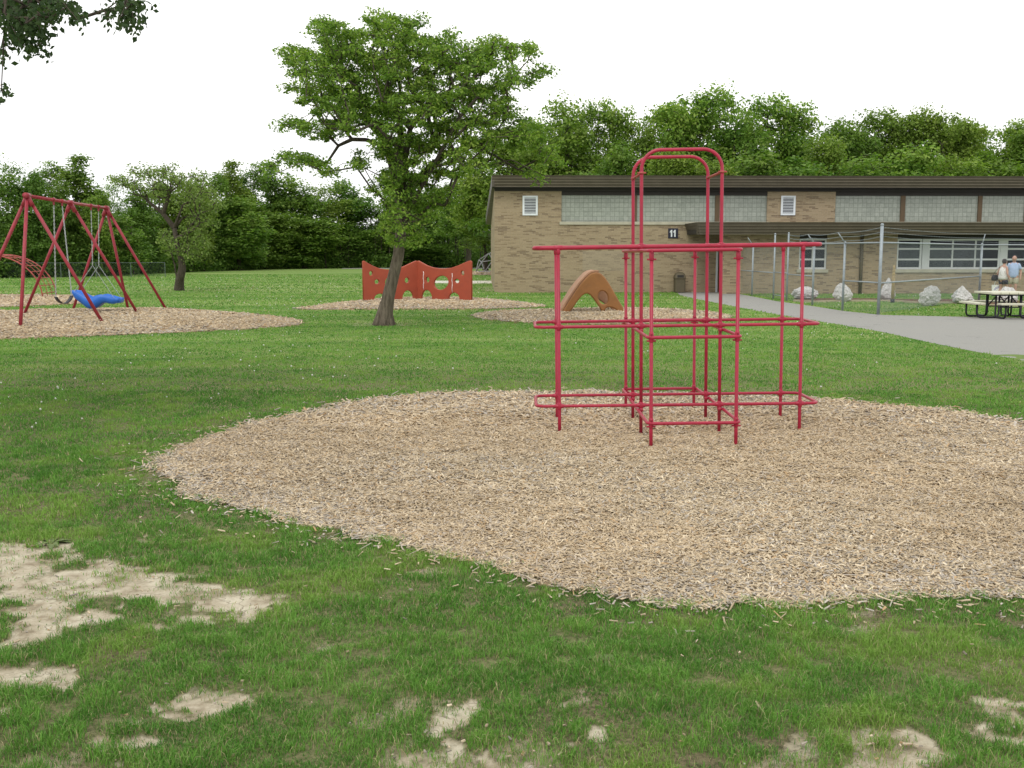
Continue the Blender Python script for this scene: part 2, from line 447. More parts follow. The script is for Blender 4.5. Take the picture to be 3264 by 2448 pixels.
# ------------------------------------------------------------------ layout polygons (on the ground plane)
bed_big = smooth_poly([G2(*p) for p in [(317,1006),(344,991),(383,966),(467,942),(547,914),(639,895),(730,874),(792,865),(884,858),(949,851),(1165,846),(1350,848),(1550,853),(1750,860),(1900,873),(2050,890),(2212,912),(2420,960),(2560,1060),(2480,1200),(2330,1270),(2194,1291),(2050,1297),(1819,1305),(1725,1313),(1632,1303),(1560,1312),(1491,1313),(1402,1306),(1298,1291),(1195,1271),(1128,1247),(1059,1223),(972,1206),(917,1185),(813,1164),(731,1147),(639,1128),(578,1101),(516,1092),(443,1083),(403,1074),(378,1046),(348,1021)]], 2)
bed_swing = smooth_poly([G(*p) for p in [(-500,990),(0,993),(90,988),(407,986),(542,984),(633,990),(814,1002),(949,1020),(972,1031),(927,1040),(723,1054),(452,1065),(181,1076),(0,1081),(-500,1085)]], 2)
bed_ladder = smooth_poly([G(*p) for p in [(-600,945),(0,941),(226,941),(370,949),(398,957),(330,966),(226,970),(90,975),(0,979),(-600,985)]], 2)
bed_wall = smooth_poly([G(*p) for p in [(927,983),(1000,978),(1054,968.5),(1157,957.7),(1271,949.5),(1504,950),(1600,957),(1700,968),(1745,976),(1680,981),(1600,983),(1434,986),(1271,984.5),(1108,987),(1000,988)]], 2)
bed_arch = smooth_poly([G(*p) for p in [(1500,1004),(1590,990.5),(1771,986),(1997,981),(2178,988),(2269,995),(2345,1011),(2270,1024),(2133,1031),(1950,1034),(1771,1032),(1636,1027),(1523,1015)]], 2)
bed_dome = smooth_poly([G(*p) for p in [(1440,868),(1507,864.5),(1600,864),(1680,868),(1680,875),(1600,877),(1507,877),(1450,873)]], 2)
BEDS = [bed_big, bed_swing, bed_ladder, bed_wall, bed_arch, bed_dome]
path_poly = np.array([G(*p)[:2] for p in [(2148,926),(2167,941),(2235,956),(2300,969),(2350,979),(2452,998),(2561,1016),(2714,1042),(2801,1056),(2954,1090),(3128,1125),(3264,1150),(3700,1215),(4200,1120),(3700,1022),(3264,1014),(2954,1007.6),(2810,1004),(2692,992),(2583,975),(2474,960),(2387,943),(2345,935),(2320,931)]])
walk_poly = np.array([G(*p)[:2] for p in [(1382,896),(1480,896.3),(1640,896.3),(1640,903.6),(1480,903.6),(1382,903)]])
soil_polys = [smooth_poly([G2(*p) for p in poly], 2) for poly in [
    [(-60,1185),(0,1182),(100,1178),(180,1195),(270,1198),(330,1222),(350,1238),(430,1232),(470,1258),(540,1280),(580,1298),(555,1312),(480,1316),(380,1330),(330,1345),(250,1342),(160,1348),(100,1380),(60,1395),(0,1400),(-60,1400)],
    [(-60,1440),(40,1445),(120,1452),(160,1462),(140,1485),(100,1495),(40,1490),(0,1520),(-60,1540)],
    [(320,1520),(380,1506),(450,1500),(496,1512),(470,1530),(400,1545),(340,1540)],
    [(400,1590),(440,1574),(466,1590),(455,1615),(415,1612)],
    [(300,1590),(349,1584),(352,1602),(315,1606)],
    [(975,1540),(1020,1530),(1032,1545),(1000,1565)],
    [(1035,1635),(1090,1608),(1160,1604),(1200,1625),(1190,1665),(1100,1685),(1040,1670)],
    [(885,1640),(930,1612),(975,1620),(960,1652),(900,1660)],
    [(1208,1516),(1240,1510),(1262,1532),(1230,1545)],
    [(1815,1600),(1870,1580),(1930,1592),(1995,1578),(2015,1610),(1990,1670),(1900,1690),(1830,1665)],
    [(2085,1575),(2140,1565),(2150,1585),(2100,1595)],
    [(2190,1530),(2240,1525),(2260,1560),(2200,1560)],
    [(290,1160),(320,1155),(330,1172),(300,1175)],
    [(1650,1640),(1700,1632),(1690,1662),(1655,1668)],
]]
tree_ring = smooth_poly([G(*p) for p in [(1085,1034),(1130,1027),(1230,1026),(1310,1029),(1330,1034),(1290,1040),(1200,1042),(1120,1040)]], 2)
corner_dirt = smooth_poly([G(*p) for p in [(1525,918),(1550,913),(1580,914),(1582,931),(1560,931),(1535,926)]], 2)

def soil_at(P):
    near = P[:,1] < 9.5
    s = np.zeros(len(P)); Q = P[near]
    if len(Q):
        d = np.full(len(Q), -9.0)
        for poly in soil_polys: d = np.maximum(d, sdist(Q, poly))
        n = fbm(Q[:,0]*3.1, Q[:,1]*3.1, 3, 5)-.5
        v = sstep(-.05, .06, d + .055 + n*.42 + (fbm(Q[:,0]*9.5, Q[:,1]*9.5, 37, 3)-.5)*.34)*(.68+.32*sstep(.35,.6,fbm(Q[:,0]*11, Q[:,1]*11, 33, 3)))
        # tufts of grass standing inside the bare patches
        tf = fbm(Q[:,0]*4.5+9, Q[:,1]*4.5, 31, 3)
        v = v*(1-sstep(.56,.66, tf)*.9)
        thin = sstep(.66,.76, fbm(Q[:,0]*2.2, Q[:,1]*2.2, 51, 4))*.55
        s[near] = np.maximum(v, thin*(Q[:,1] < 6.2))
    far = ~near; Q = P[far]
    if len(Q):
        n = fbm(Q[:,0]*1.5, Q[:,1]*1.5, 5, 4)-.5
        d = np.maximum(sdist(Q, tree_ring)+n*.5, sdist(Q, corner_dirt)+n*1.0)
        s[far] = sstep(-.05,.12,d)*.42  # weight held low: shade under the crown put into the ring's dirt colour
    return s
def bed_at(P):
    d = np.full(len(P), -9.0)
    for b in BEDS: d = np.maximum(d, sdist(P, b))
    return d
def ground_h(P):
    x, y = P[:,0], P[:,1]
    return (fbm(x*.9, y*.9, 71, 3)-.5)*.05*sstep(2, 5, y)*(1-sstep(14, 22, y))

# ------------------------------------------------------------------ ground sheet
def build_ground():
    ys = [0.3]
    while ys[-1] < 26: ys.append(ys[-1]+max(.012, .0042*(ys[-1]+1.5)))
    while ys[-1] < 420: ys.append(ys[-1]*1.03)
    ys = np.array(ys); nu = 760; u = np.linspace(-.95, .95, nu)
    u = np.sign(u)*(np.abs(u) + 6*np.maximum(0, np.abs(u)-.72)**2)
    Y, U = np.meshgrid(ys, u, indexing='ij'); X = U*(Y+2.5)
    P = np.stack([X.ravel(), Y.ravel()], 1)
    s = np.zeros(len(P)); th = np.zeros(len(P)); m = (P[:,1] < 60) & (np.abs(P[:,0]) < 40)
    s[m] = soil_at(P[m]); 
    th[m] = (.78+.22*sstep(.45,.68, fbm(P[m,0]*1.3, P[m,1]*1.3, 91, 4)))*(1-sstep(12,22,P[m,1]))
    bd = np.full(len(P), -9.0); bd[m] = bed_at(P[m])
    th = np.maximum(th, sstep(-.25,.05,bd)*.9)
    z = np.zeros(len(P)); z[m] = ground_h(P[m]); z[m] -= s[m]*.012+sstep(.05,.30,bd[m])*.10*(P[m,1] < 45)
    V = np.column_stack([P, z]); ny = len(ys)
    i = np.arange(ny-1)[:,None]*nu + np.arange(nu-1)[None,:]; i = i.ravel()
    F = np.stack([i, i+1, i+nu+1, i+nu], 1)
    me = mesh_np('ground', V, F, True, {'soil': ('FLOAT','POINT',s), 'thatch_shade': ('FLOAT','POINT',th)})
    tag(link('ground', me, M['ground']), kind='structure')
build_ground()

def sheet(name, poly, z, mat, kind='structure', thick=.0):
    mb = MB(); mb.prism([tuple(p) for p in poly], z-.05, z)
    return tag(mb.build(name, mat), kind=kind)

# ------------------------------------------------------------------ grass
def blades(P, h, wdt, lean, tint, z):
    n = len(P); a = RNG.uniform(0, 2*np.pi, n); b = RNG.uniform(0, 2*np.pi, n)
    wx, wy = np.cos(a)*wdt*.5, np.sin(a)*wdt*.5
    lx, ly = np.cos(b)*lean*h, np.sin(b)*lean*h
    base = np.column_stack([P, z-.004])
    V = np.zeros((n,5,3))
    V[:,0] = base + np.column_stack([-wx,-wy,0*wx]); V[:,1] = base + np.column_stack([wx,wy,0*wx])
    mid = base + np.column_stack([lx*.35, ly*.35, h*.6])
    V[:,2] = mid + np.column_stack([wx*.75,wy*.75,0*wx]); V[:,3] = mid - np.column_stack([wx*.75,wy*.75,0*wx])
    V[:,4] = base + np.column_stack([lx, ly, h*np.sqrt(np.clip(1-lean**2*.7,.15,1))])
    i = np.arange(n)*5
    Q = np.stack([i,i+1,i+2,i+3],1); T = np.stack([i+3,i+2,i+4],1)
    C = np.repeat(np.column_stack([tint, np.ones(n)])[:,None,:], 5, 1)
    return V.reshape(-1,3), Q, T, C.reshape(-1,4)

def scatter(y0, y1, dens, u0=-.56, u1=.56):
    n = int(dens*(u1-u0)*((y1+1.0)**2-(y0+1.0)**2)/2)
    r = np.sqrt(RNG.uniform((y0+1.0)**2, (y1+1.0)**2, n)); u = RNG.uniform(u0, u1, n)
    return np.stack([u*r, r-1.0], 1)

def build_grass():
    Vs, Qs, Ts, Cs = [], [], [], []; off = 0
    bands = [(2.9,5.0,25000,.044,.0029),(5.0,7.0,16000,.042,.0038),(7.0,10.0,7000,.040,.0058),(10,14,3000,.038,.008),(14,20,1000,.036,.012),(20,30,380,.036,.019),(30,48,110,.040,.034),(48,90,22,.05,.07)]
    for (y0,y1,dens,h0,w0) in bands:
        P = scatter(y0,y1,dens)
        bd = bed_at(P); jag = (fbm(P[:,0]*4, P[:,1]*4, 8, 3)-.5)*.5
        keep = (bd + jag*.5 < .02 + RNG.random(len(P))*.05)
        strag = (bd < .35) & (RNG.random(len(P)) < .03) & (P[:,1] < 12)
        keep |= strag & (bd + jag < .2)
        if y1 > 18:
            keep &= (sdist(P, path_poly) < 0)
        so = soil_at(P)
        clump = .5*fbm(P[:,0]*3.3, P[:,1]*3.3, 21, 4)+.5*np.clip((fbm(P[:,0]*8.5, P[:,1]*8.5, 23, 2)-.5)*1.9+.5,0,1)
        dn = fbm(P[:,0]*9, P[:,1]*9, 27, 2)
        keep &= RNG.random(len(P)) > np.clip(so*1.02, 0, .985)
        if y1 <= 10: keep &= RNG.random(len(P)) < np.clip(.42+2.0*(dn-.35)+.7*(clump-.4), .12, 1)
        P = P[keep]; so = so[keep]; clump = clump[keep]; n = len(P)
        h = h0*(.16+1.35*clump)*RNG.uniform(.55,1.35,n)*(1-.45*so)
        tall = RNG.random(n) < .006; h = np.where(tall, h*1.9, h)
        wdt = w0*RNG.uniform(.7,1.3,n); lean = RNG.uniform(.15,1.0,n)
        t = RNG.random(n); big = fbm(P[:,0]*.8, P[:,1]*.8, 61, 3); hue = fbm(P[:,0]*2.1, P[:,1]*2.1, 67, 3)
        k = np.clip(.95*t-.10+.8*(big-.5)+1.2*(hue-.5)+.9*(clump-.5)+.22, 0, 1)[:,None]
        c = (1-k)*np.array([.050,.170,.018]) + k*np.array([.170,.350,.056])
        yel = sstep(.52,.66,hue)[:,None]*.28; c = c*(1-yel)+np.array([.29,.36,.07])*yel
        dry = RNG.random(n) < .05+.25*so+.05*(y0<7); c[dry] = np.array([.42,.36,.20])*RNG.uniform(.6,1.2,(dry.sum(),1))
        V,Q,T,C = blades(P, h, wdt, lean, c, ground_h(P))
        Vs.append(V); Qs.append(Q+off); Ts.append(T+off); Cs.append(C); off += len(V)
    me = mesh_np('grass', np.concatenate(Vs), [np.concatenate(Qs), np.concatenate(Ts)], False,
                 {'tint': ('FLOAT_COLOR','POINT',np.concatenate(Cs))})
    tag(link('grass', me, M['blade']), 'short uneven green lawn grass growing around the chip beds', 'grass', kind='stuff')
build_grass()

# clover and dandelion heads dotted over the lawn
def build_flowers():
    V=[];F=[];n0=0
    P = np.concatenate([scatter(9,20,1.0), scatter(20,45,.75), scatter(45,80,.25)])
    cl = fbm(P[:,0]*.35, P[:,1]*.35, 201, 3)
    P = P[(bed_at(P) < -.1) & (sdist(P, path_poly) < -.1) & (RNG.random(len(P)) < sstep(.38,.62,cl)*.9+.08)]
    octv = np.array([(1,0,0),(0,1,0),(-1,0,0),(0,-1,0),(0,0,1),(0,0,-1)],float)
    octf = np.array([(0,1,4),(1,2,4),(2,3,4),(3,0,4),(1,0,5),(2,1,5),(3,2,5),(0,3,5)])
    s = RNG.uniform(.007,.014,len(P))*(1+P[:,1]/50)
    c = np.column_stack([P, ground_h(P)+.045])
    V = (c[:,None,:]+octv[None]*s[:,None,None]).reshape(-1,3)
    F = (np.arange(len(P))[:,None,None]*6+octf[None]).reshape(-1,3)
    me = mesh_np('clover_flowers', V, F, True)
    tag(link('clover_flowers', me, paint('petal_white',(.62,.62,.56),.8,.1,8,.0)), 'tiny white clover heads dotted over the lawn', 'flowers', kind='stuff')
build_flowers()

# ------------------------------------------------------------------ wood chip beds
def chip_geo(P, z, L, Wd, T, tint, tilt=.28):
    n = len(P); a = RNG.uniform(0, 2*np.pi, n); p = RNG.normal(0, tilt, n); q = RNG.normal(0, tilt*1.2, n)
    ex = np.column_stack([np.cos(a)*np.cos(p), np.sin(a)*np.cos(p), np.sin(p)])
    ey = np.column_stack([-np.sin(a), np.cos(a), np.zeros(n)])
    ez = np.cross(ex, ey); ey2 = ey*np.cos(q)[:,None]+ez*np.sin(q)[:,None]; ez2 = np.cross(ex, ey2)
    c = np.column_stack([P, z]); V = np.zeros((n,8,3))
    tap = RNG.uniform(.35,1,n)
    for i,(sx,sy,sz) in enumerate([(-1,-1,-1),(1,-1,-1),(1,1,-1),(-1,1,-1),(-1,-1,1),(1,-1,1),(1,1,1),(-1,1,1)]):
        wk = Wd*(tap if sx > 0 else 1)
        V[:,i] = c + ex*(sx*L*.5)[:,None] + ey2*(sy*wk*.5)[:,None] + ez2*(sz*T*.5)[:,None]
    i = np.arange(n)[:,None]*8
    q = np.array([(4,5,6,7),(0,1,5,4),(1,2,6,5),(2,3,7,6),(3,0,4,7)])
    F = (i[:,:,None]+q[None]).reshape(-1,4)
    C = np.repeat(np.column_stack([tint, np.ones(n)])[:,None,:], 8, 1).reshape(-1,4)
    return V.reshape(-1,3), F, C
def chip_tint(P, n, grey=None):
    k = RNG.random(n)[:,None]; g = RNG.random(n)
    c = (1-k)*np.array([.35,.275,.175]) + k*np.array([.63,.53,.375])
    red = RNG.random(n) < .07; c[red] = np.array([.42,.27,.13])
    gp = .18 if grey is None else grey*.75
    gm = g < gp; c[gm] = np.array([.37,.345,.31])*RNG.uniform(.55,1.35,(gm.sum(),1))
    br = RNG.random(n) < .05; c[br] = np.array([.74,.64,.47])
    big = fbm(P[:,0]*.6, P[:,1]*.6, 131, 3)[:,None]
    wv = (sstep(.45,.65,fbm(P[:,0]*.45+3, P[:,1]*.45, 137, 3))*.24)[:,None]; c = c*(1-wv)+np.array([.50,.36,.20])*wv
    return c*(.80+.36*big)
def build_bed(name, label, poly, bands, mound=.05, spill=0, outer=.12):
    """one object: the bed's packed surface and the loose chips on it"""
    lo, hi = poly.min(0), poly.max(0)
    st = max(.05, (hi-lo).max()/260); xs = np.arange(lo[0]-.3, hi[0]+.3+st, st); ys = np.arange(lo[1]-.3, hi[1]+.3+st, st)
    X, Y = np.meshgrid(xs, ys, indexing='ij'); P = np.stack([X.ravel(), Y.ravel()], 1)
    d = sdist(P, poly); jag = (fbm(P[:,0]*4, P[:,1]*4, 8, 3)-.5)*.25
    def top(P, d): return ground_h(P) + .012 + mound*sstep(0, 1.2, d) + (fbm(P[:,0]*2.3, P[:,1]*2.3, 41, 4)-.5)*.085*sstep(0,.5,d) - .075*np.exp(-(((P[:,0]-1.8)/1.1)**2+((P[:,1]-11.0)/.9)**2))*fbm(P[:,0]*1.7,P[:,1]*1.7,43,3)
    z = np.where(d+jag > -.02, top(P, d), ground_h(P)-.04)
    nx, ny = len(xs), len(ys)
    i = (np.arange(nx-1)[:,None]*ny+np.arange(ny-1)[None,:]).ravel()
    F = np.stack([i, i+ny, i+ny+1, i+1], 1)
    dm = (d+jag); keep = (dm[F] > -.10).any(1); F = F[keep]
    V = [np.column_stack([P, z])]; Fs = [F]; off = len(P)
    C = [np.column_stack([np.tile(np.array([.27,.19,.115]), (len(P),1))*(.8+.5*fbm(P[:,0]*8,P[:,1]*8,9,3))[:,None], np.ones(len(P))])]
    for (y0,y1,dens,L0,W0) in bands:
        Q = np.stack([RNG.uniform(lo[0]-.8, hi[0]+.8, int(dens*(hi[0]-lo[0]+1.6)*(y1-y0))), RNG.uniform(y0, y1, int(dens*(hi[0]-lo[0]+1.6)*(y1-y0)))], 1)
        Q = Q[np.abs(Q[:,0]) < (Q[:,1]+1.0)*.60+.5]
        dd = sdist(Q, poly)+(fbm(Q[:,0]*4, Q[:,1]*4, 8, 3)-.5)*.25
        kp = (dd > -.02+RNG.normal(0,.03,len(Q)))
        if spill: kp |= (dd > -outer*6) & (RNG.random(len(Q)) < spill*np.exp(dd/outer))
        Q = Q[kp]; dd = dd[kp]; n = len(Q)
        L = L0*RNG.lognormal(0,.42,n).clip(.3,2.4); Wd = W0*RNG.uniform(.5,1.5,n)
        big = RNG.random(n) < .008; L = np.where(big, L*1.7, L)
        tall = RNG.random(n)
        z = np.where(dd > -.02, top(Q, np.maximum(dd,0)), ground_h(Q)+.018)+RNG.uniform(0,.016,n)
        edge = np.clip(.24+.30*np.exp(-np.maximum(dd,0)/.7), 0, 1)
        v,f,c = chip_geo(Q, z, L, Wd, W0*RNG.uniform(.2,.5,n), chip_tint(Q, n, edge), .26)
        V.append(v); Fs.append(f+off); C.append(c); off += len(v)
    me = mesh_np(name, np.concatenate(V), np.concatenate(Fs), False, {'tint': ('FLOAT_COLOR','POINT',np.concatenate(C))})
    return tag(link(name, me, M['chips']), label, 'wood chips', kind='stuff')
build_bed('wood_chips', 'large oval bed of tan wood chips under the red climbing frame', bed_big,
          [(4.9,8.2,5900,.035,.0092),(8.2,11.0,3600,.040,.0112),(11.0,15.5,1300,.055,.017),(15.5,22,500,.06,.02)], -.012, .11, .13)
build_bed('wood_chips', 'bed of brown wood chips under the swing set', bed_swing, [(21.5,30,260,.08,.032),(30,36.5,200,.09,.036)], .06)
build_bed('wood_chips', 'strip of wood chips under the arched ladder at the far left', bed_ladder, [(34,50,70,.10,.05)], .04)
build_bed('wood_chips', 'long bed of reddish wood chips below the orange wall panels', bed_wall, [(32,46,150,.09,.04)], .06)
build_bed('wood_chips', 'oval bed of wood chips around the tan arch climber', bed_arch, [(26,36,230,.08,.032)], .05)
build_bed('wood_chips', 'distant bed of wood chips under the dome climber', bed_dome, [(80,120,6,.15,.1)], .05)

sheet('path', path_poly, .004, M['asphalt']); sheet('sidewalk', walk_poly, .03, M['concrete'])
far_road = np.array([G(*p)[:2] for p in [(1090,855.2),(1300,853.8),(1560,853.8),(1560,856.6),(1300,856.6),(1090,857)]])
sheet('road', far_road, .02, M['asphalt'])

# ------------------------------------------------------------------ red climbing frame
def arc(c, a0, a1, r, ax, ay, n=8):
    c, ax, ay = Vector(c), Vector(ax), Vector(ay)
    return [c + ax*(r*math.cos(a0+(a1-a0)*i/n)) + ay*(r*math.sin(a0+(a1-a0)*i/n)) for i in range(n+1)]
def ring_pts(x0, x1, y0, y1, z, r):
    X, Y = (1,0,0), (0,1,0); P = []
    P += arc((x1-r,y0+r,z), -math.pi/2, 0, r, X, Y, 6); P += arc((x1-r,y1-r,z), 0, math.pi/2, r, X, Y, 6)
    P += arc((x0+r,y1-r,z), math.pi/2, math.pi, r, X, Y, 6); P += arc((x0+r,y0+r,z), math.pi, 1.5*math.pi, r, X, Y, 6)
    return P
def collar(mb, p, d, r=.031, l=.035):
    r *= .86
    p = Vector(p); d = Vector(d).normalized()
    mb.tube([p-d*l, p-d*l*.8, p+d*l*.8, p+d*l], [r*.8, r, r, r*.8], 12)
def bolt(mb, p, d, r=.010, l=.045):
    p = Vector(p); d = Vector(d).normalized(); mb.tube([p-d*l, p+d*l], r, 6)
def climbing_frame():
    W, S = .8409, .8274; aL, aR, cf, cb = .8777, .8624, .8797, .826
    z1, z1s, z2, z2s, z3, z3s, zsh = 1.9664, 1.9225, 1.1278, 1.0782, .275, .2257, 2.7495
    t = empty('climbing_frame', (1.8175, 11.291, 0), (-.0011, -.0137, -.0118))
    tag(t, 'red painted steel pipe climbing frame with tall double hoop in the big wood chip bed', 'climbing frame')
    x0, x1, y0, y1 = -W/2, W/2, -S/2, S/2; rp = .0183; rr = .0172
    for y in (y0, y1):
        mb = MB(); r = .20; zt = zsh+.215
        pts = [(x0,y,-.1),(x0,y,1.0),(x0,y,2.0)] + arc((x0+r,y,zt-r), math.pi, math.pi/2, r, (1,0,0), (0,0,1), 8)
        pts += arc((x1-r,y,zt-r), math.pi/2, 0, r, (1,0,0), (0,0,1), 8)+[(x1,y,2.0),(x1,y,1.0),(x1,y,-.1)]
        mb.tube(pts, rp*1.02, 12)
        for x in (x0, x1):
            for z in (z1, z2, z3): collar(mb, (x,y,z), (0,0,1)); 
            collar(mb, (x,y,zsh-.02), (0,0,1), .026, .02)
        mb.build('hoop', M['red'], t, True)
    for x in (x0, x1):
        mb = MB(); mb.tube([(x,y0,zsh-.02),(x,y1,zsh-.02)], .014, 10)
        bolt(mb, (x,y0-.02,zsh-.02),(1,0,0)); mb.build('cross_bar', M['red_rust'], t, True)
    for k, z in enumerate((z1, z2, z3)):
        mb = MB(); r = .10; e = .20
        mb.tube(ring_pts(x0-aL-e-.05, x1+aR+e, y0, y1, z, r), rr*(1.35 if k == 0 else 1), 12, closed=True)
        for y in (y0, y1):
            for x in (x0-aL, x0, x1, x1+aR): collar(mb, (x,y,z), (1,0,0), .027 if k else .031, .05)
        mb.build('long_rail', M['red'], t, True)
    for z in (z1s, z2s, z3s):
        mb = MB(); mb.tube(ring_pts(x0-.035, x1+.035, y0-cf-.03, y1+cb+.03, z, .07), rr, 12, closed=True)
        for x in (x0, x1):
            for y in (y0, y1): collar(mb, (x,y,z), (0,1,0), .026, .04)
        mb.build('short_rail', M['red'], t, True)
    for x in (x0-aL, x1+aR):
        for y in (y0, y1):
            mb = MB(); mb.tube([(x,y,-.12),(x,y,.15),(x,y,z1)], rp, 12)
            for z in (z1-.03, z2, z3): collar(mb, (x,y,z), (0,0,1), .028, .04)
            mb.build('post', M['red'], t, True)
    for x in (x0, x1):
        for y in (y0-cf, y1+cb):
            mb = MB(); mb.tube([(x,y,-.12),(x,y,.15),(x,y,z1s)], rp, 12)
            for z in (z1s-.05, z2s, z3s): 
                collar(mb, (x,y,z), (0,0,1), .028, .05); bolt(mb, (x,y,z-.035), (1,0,0)); bolt(mb, (x,y,z+.035), (0,1,0))
            mb.build('post', M['red'], t, True)
climbing_frame()

# ------------------------------------------------------------------ swing set
def chain(mb, a, b, r=.006, pitch=.045, w=.017):
    a, b = Vector(a), Vector(b); L = (b-a).length; n = max(2, int(L/pitch)); d = (b-a)/n
    t = d.normalized(); u = t.cross(Vector((0,1,0)) if abs(t.y) < .9 else Vector((1,0,0))).normalized(); v = t.cross(u)
    for i in range(n):
        c = a+d*(i+.5); s = u if i % 2 else v; h = pitch*.62
        pts = [c+t*h*.7+s*w*.5, c+t*h+s*0, c+t*h*.7-s*w*.5, c-t*h*.7-s*w*.5, c-t*h, c-t*h*.7+s*w*.5]
        mb.tube(pts, r, 4, closed=True)
N_ = Vector((-12.57, 26.9, 3.36)); F_ = Vector((-13.15, 33.6, 3.33)); Mi = (N_+F_)/2+Vector((-.04,.05,0)); Mi.z = 3.34
def swing_set():
    base = Vector((-12.9, 30.2, 0)); t = empty('swing_set', base)
    tag(t, 'faded red A-frame swing set with tripod ends standing on wood chips', 'swing set')
    L = lambda p: Vector(p)-base
    mb = MB(); ex = (N_-F_).normalized()*.12; mb.tube([L(N_)+ex, L(Mi), L(F_)-ex], .045, 12)
    mb.build('crossbeam', M['red_old'], t, True)
    ax = (F_-N_).normalized()
    def joint(p):
        mb = MB(); mb.tube([L(p)-ax*.13, L(p)+ax*.13], .075, 12)
        for s in (-1, 1): mb.tube([L(p)+Vector((0,0,.0)), L(p)+Vector((s*.12,0,-.26))], .062, 10)
        mb.build('joint_fitting', M['red_old'], t, True)
    for p in (N_, Mi, F_): joint(p)
    feet = [(N_, G(64.8,1048.7)), (N_, Vector((-14.35,27.0,0))), (N_, G(330,1033.6)),
            (Mi, G(75.4,1006.5)), (Mi, G(441.6,1003.5)),
            (F_, G(232,990)), (F_, G(408.4,986)), (F_, G(529,985.4))]
    for a, b in feet:
        mb = MB(); b = Vector(b); d = (b-a).normalized(); mb.tube([L(a)+d*.05, L(b)+d*.12], .044, 12)
        mb.build('leg', M['red_old'], t, True)
    def onbeam(px):
        k = (px-CX)/FPX/ (cp) # approximate column
        best = min(range(0, 201), key=lambda i: abs((lambda q: CX+FPX*q.x/(q.y*cp-(q.z-H)*sp))(N_.lerp(F_, i/200))-px))
        return N_.lerp(F_, best/200)
    # plain belt swing
    A = onbeam(171); B = onbeam(197)
    for P in (A, B, onbeam(289.5), onbeam(313.5)):
        mb = MB(); q = L(P); mb.tube([q-ax*.04, q+ax*.04], .058, 10); mb.box(q+Vector((-.02,-.02,-.14)), q+Vector((.02,.02,-.03)))
        mb.build('swing_hanger', M['red_old'], t)
    s = empty('belt_swing', (A+B)/2*1.0); s.location.z = .5
    o = s.location
    tag(s, 'black rubber belt swing hanging on two long chains', 'swing')
    dy = Vector((.13,.22,0)); pv = Vector((.78,-.62,0)); sh = Vector((.02,0,0))
    seatL = (A+B)/2-dy+sh; seatL.z = .66; seatR = (A+B)/2+dy+sh; seatR.z = .68
    for P, Q in ((A, seatL), (B, seatR)):
        mb = MB(); chain(mb, P-o-Vector((0,0,.14)), Q-o, .0085, .055, .026); mb.build('chain', M['chain'], s, True)
    mb = MB(); n = 12; vs = []; fs = []
    for i in range(n+1):
        f = i/n; c = seatL.lerp(seatR, f)-o; c.z -= .20*math.sin(math.pi*f)**.7
        for k, (u, v) in enumerate(((-.10,.0),(.10,.0),(.10,-.018),(-.10,-.018))): vs.append(c+pv*u+Vector((0,0,v)))
    for i in range(n):
        for k in range(4): fs.append((i*4+k, i*4+(k+1)%4, i*4+4+(k+1)%4, i*4+4+k))
    fs += [(0,3,2,1), (n*4,n*4+1,n*4+2,n*4+3)]
    mb.add(vs, fs); mb.build('seat', M['rubber'], s, True)
    # moulded blue seat with side walls, hung on two split chains
    A = onbeam(289.5); B = onbeam(313.5); C0 = (A+B)/2
    Ys = 31.9
    s = empty('adaptive_swing', (C0.x, Ys, .3)); o = s.location
    tag(s, 'bright blue moulded full-body swing seat on split chains', 'swing')
    def pr(cx, cy): # crop pixel -> world at seat depth
        return At(180+cx/9.217, 900+cy/9.217, Ys)-o
    botp = [(530,330),(600,450),(720,545),(850,640),(950,720),(1030,765),(1110,765),(1190,745),(1270,690),(1340,630),(1400,590),(1480,588),(1560,592),(1640,615),(1720,625),(1780,600),(1870,598)]
    topp = [(520,228),(640,245),(760,300),(880,370),(980,420),(1060,450),(1120,460),(1170,430),(1200,395),(1270,370),(1340,352),(1410,345),(1500,365),(1600,395),(1700,420),(1790,445),(1885,455)]
    w = .27; bot = [pr(*p) for p in botp]; top = [pr(*p) for p in topp]
    n = len(bot); vs = []; fs = []; prof = []
    for i in range(n):
        b, t_ = bot[i], top[i]; inner = b.lerp(t_, .38); ww = w*(.82+.18*math.sin(math.pi*i/(n-1)))
        ring = [b+Vector((0,-ww*.78,0)), b.lerp(t_,.5)+Vector((0,-ww,0)), t_+Vector((0,-ww*1.02,0)), t_+Vector((0,-ww*.88,0)), inner+Vector((0,-ww*.62,0)),
                inner+Vector((0,ww*.62,0)), t_+Vector((0,ww*.88,0)), t_+Vector((0,ww*1.02,0)), b.lerp(t_,.5)+Vector((0,ww,0)), b+Vector((0,ww*.78,0))]
        vs += ring
    m = 10
    for i in range(n-1):
        for k in range(m): fs.append((i*m+k, i*m+(k+1)%m, (i+1)*m+(k+1)%m, (i+1)*m+k))
    # closed head and foot ends standing as high as the side walls
    for i, sg in ((0,-1),(n-1,1)):
        b0 = len(vs); e = Vector((sg*.035,0,0)); b, t_ = bot[i], top[i]
        ww = w*.82
        q = [b+Vector((0,-ww*.8,0)), b+Vector((0,ww*.8,0)), t_+Vector((0,ww,0)), t_+Vector((0,-ww,0))]
        vs += q + [p+e for p in q]
        fs += [(b0,b0+1,b0+2,b0+3),(b0+7,b0+6,b0+5,b0+4)]+[(b0+k,b0+4+k,b0+4+(k+1)%4,b0+(k+1)%4) for k in range(4)]
    mb = MB().add(vs, fs); sh = mb.build('seat_shell', M['blue'], s, True)
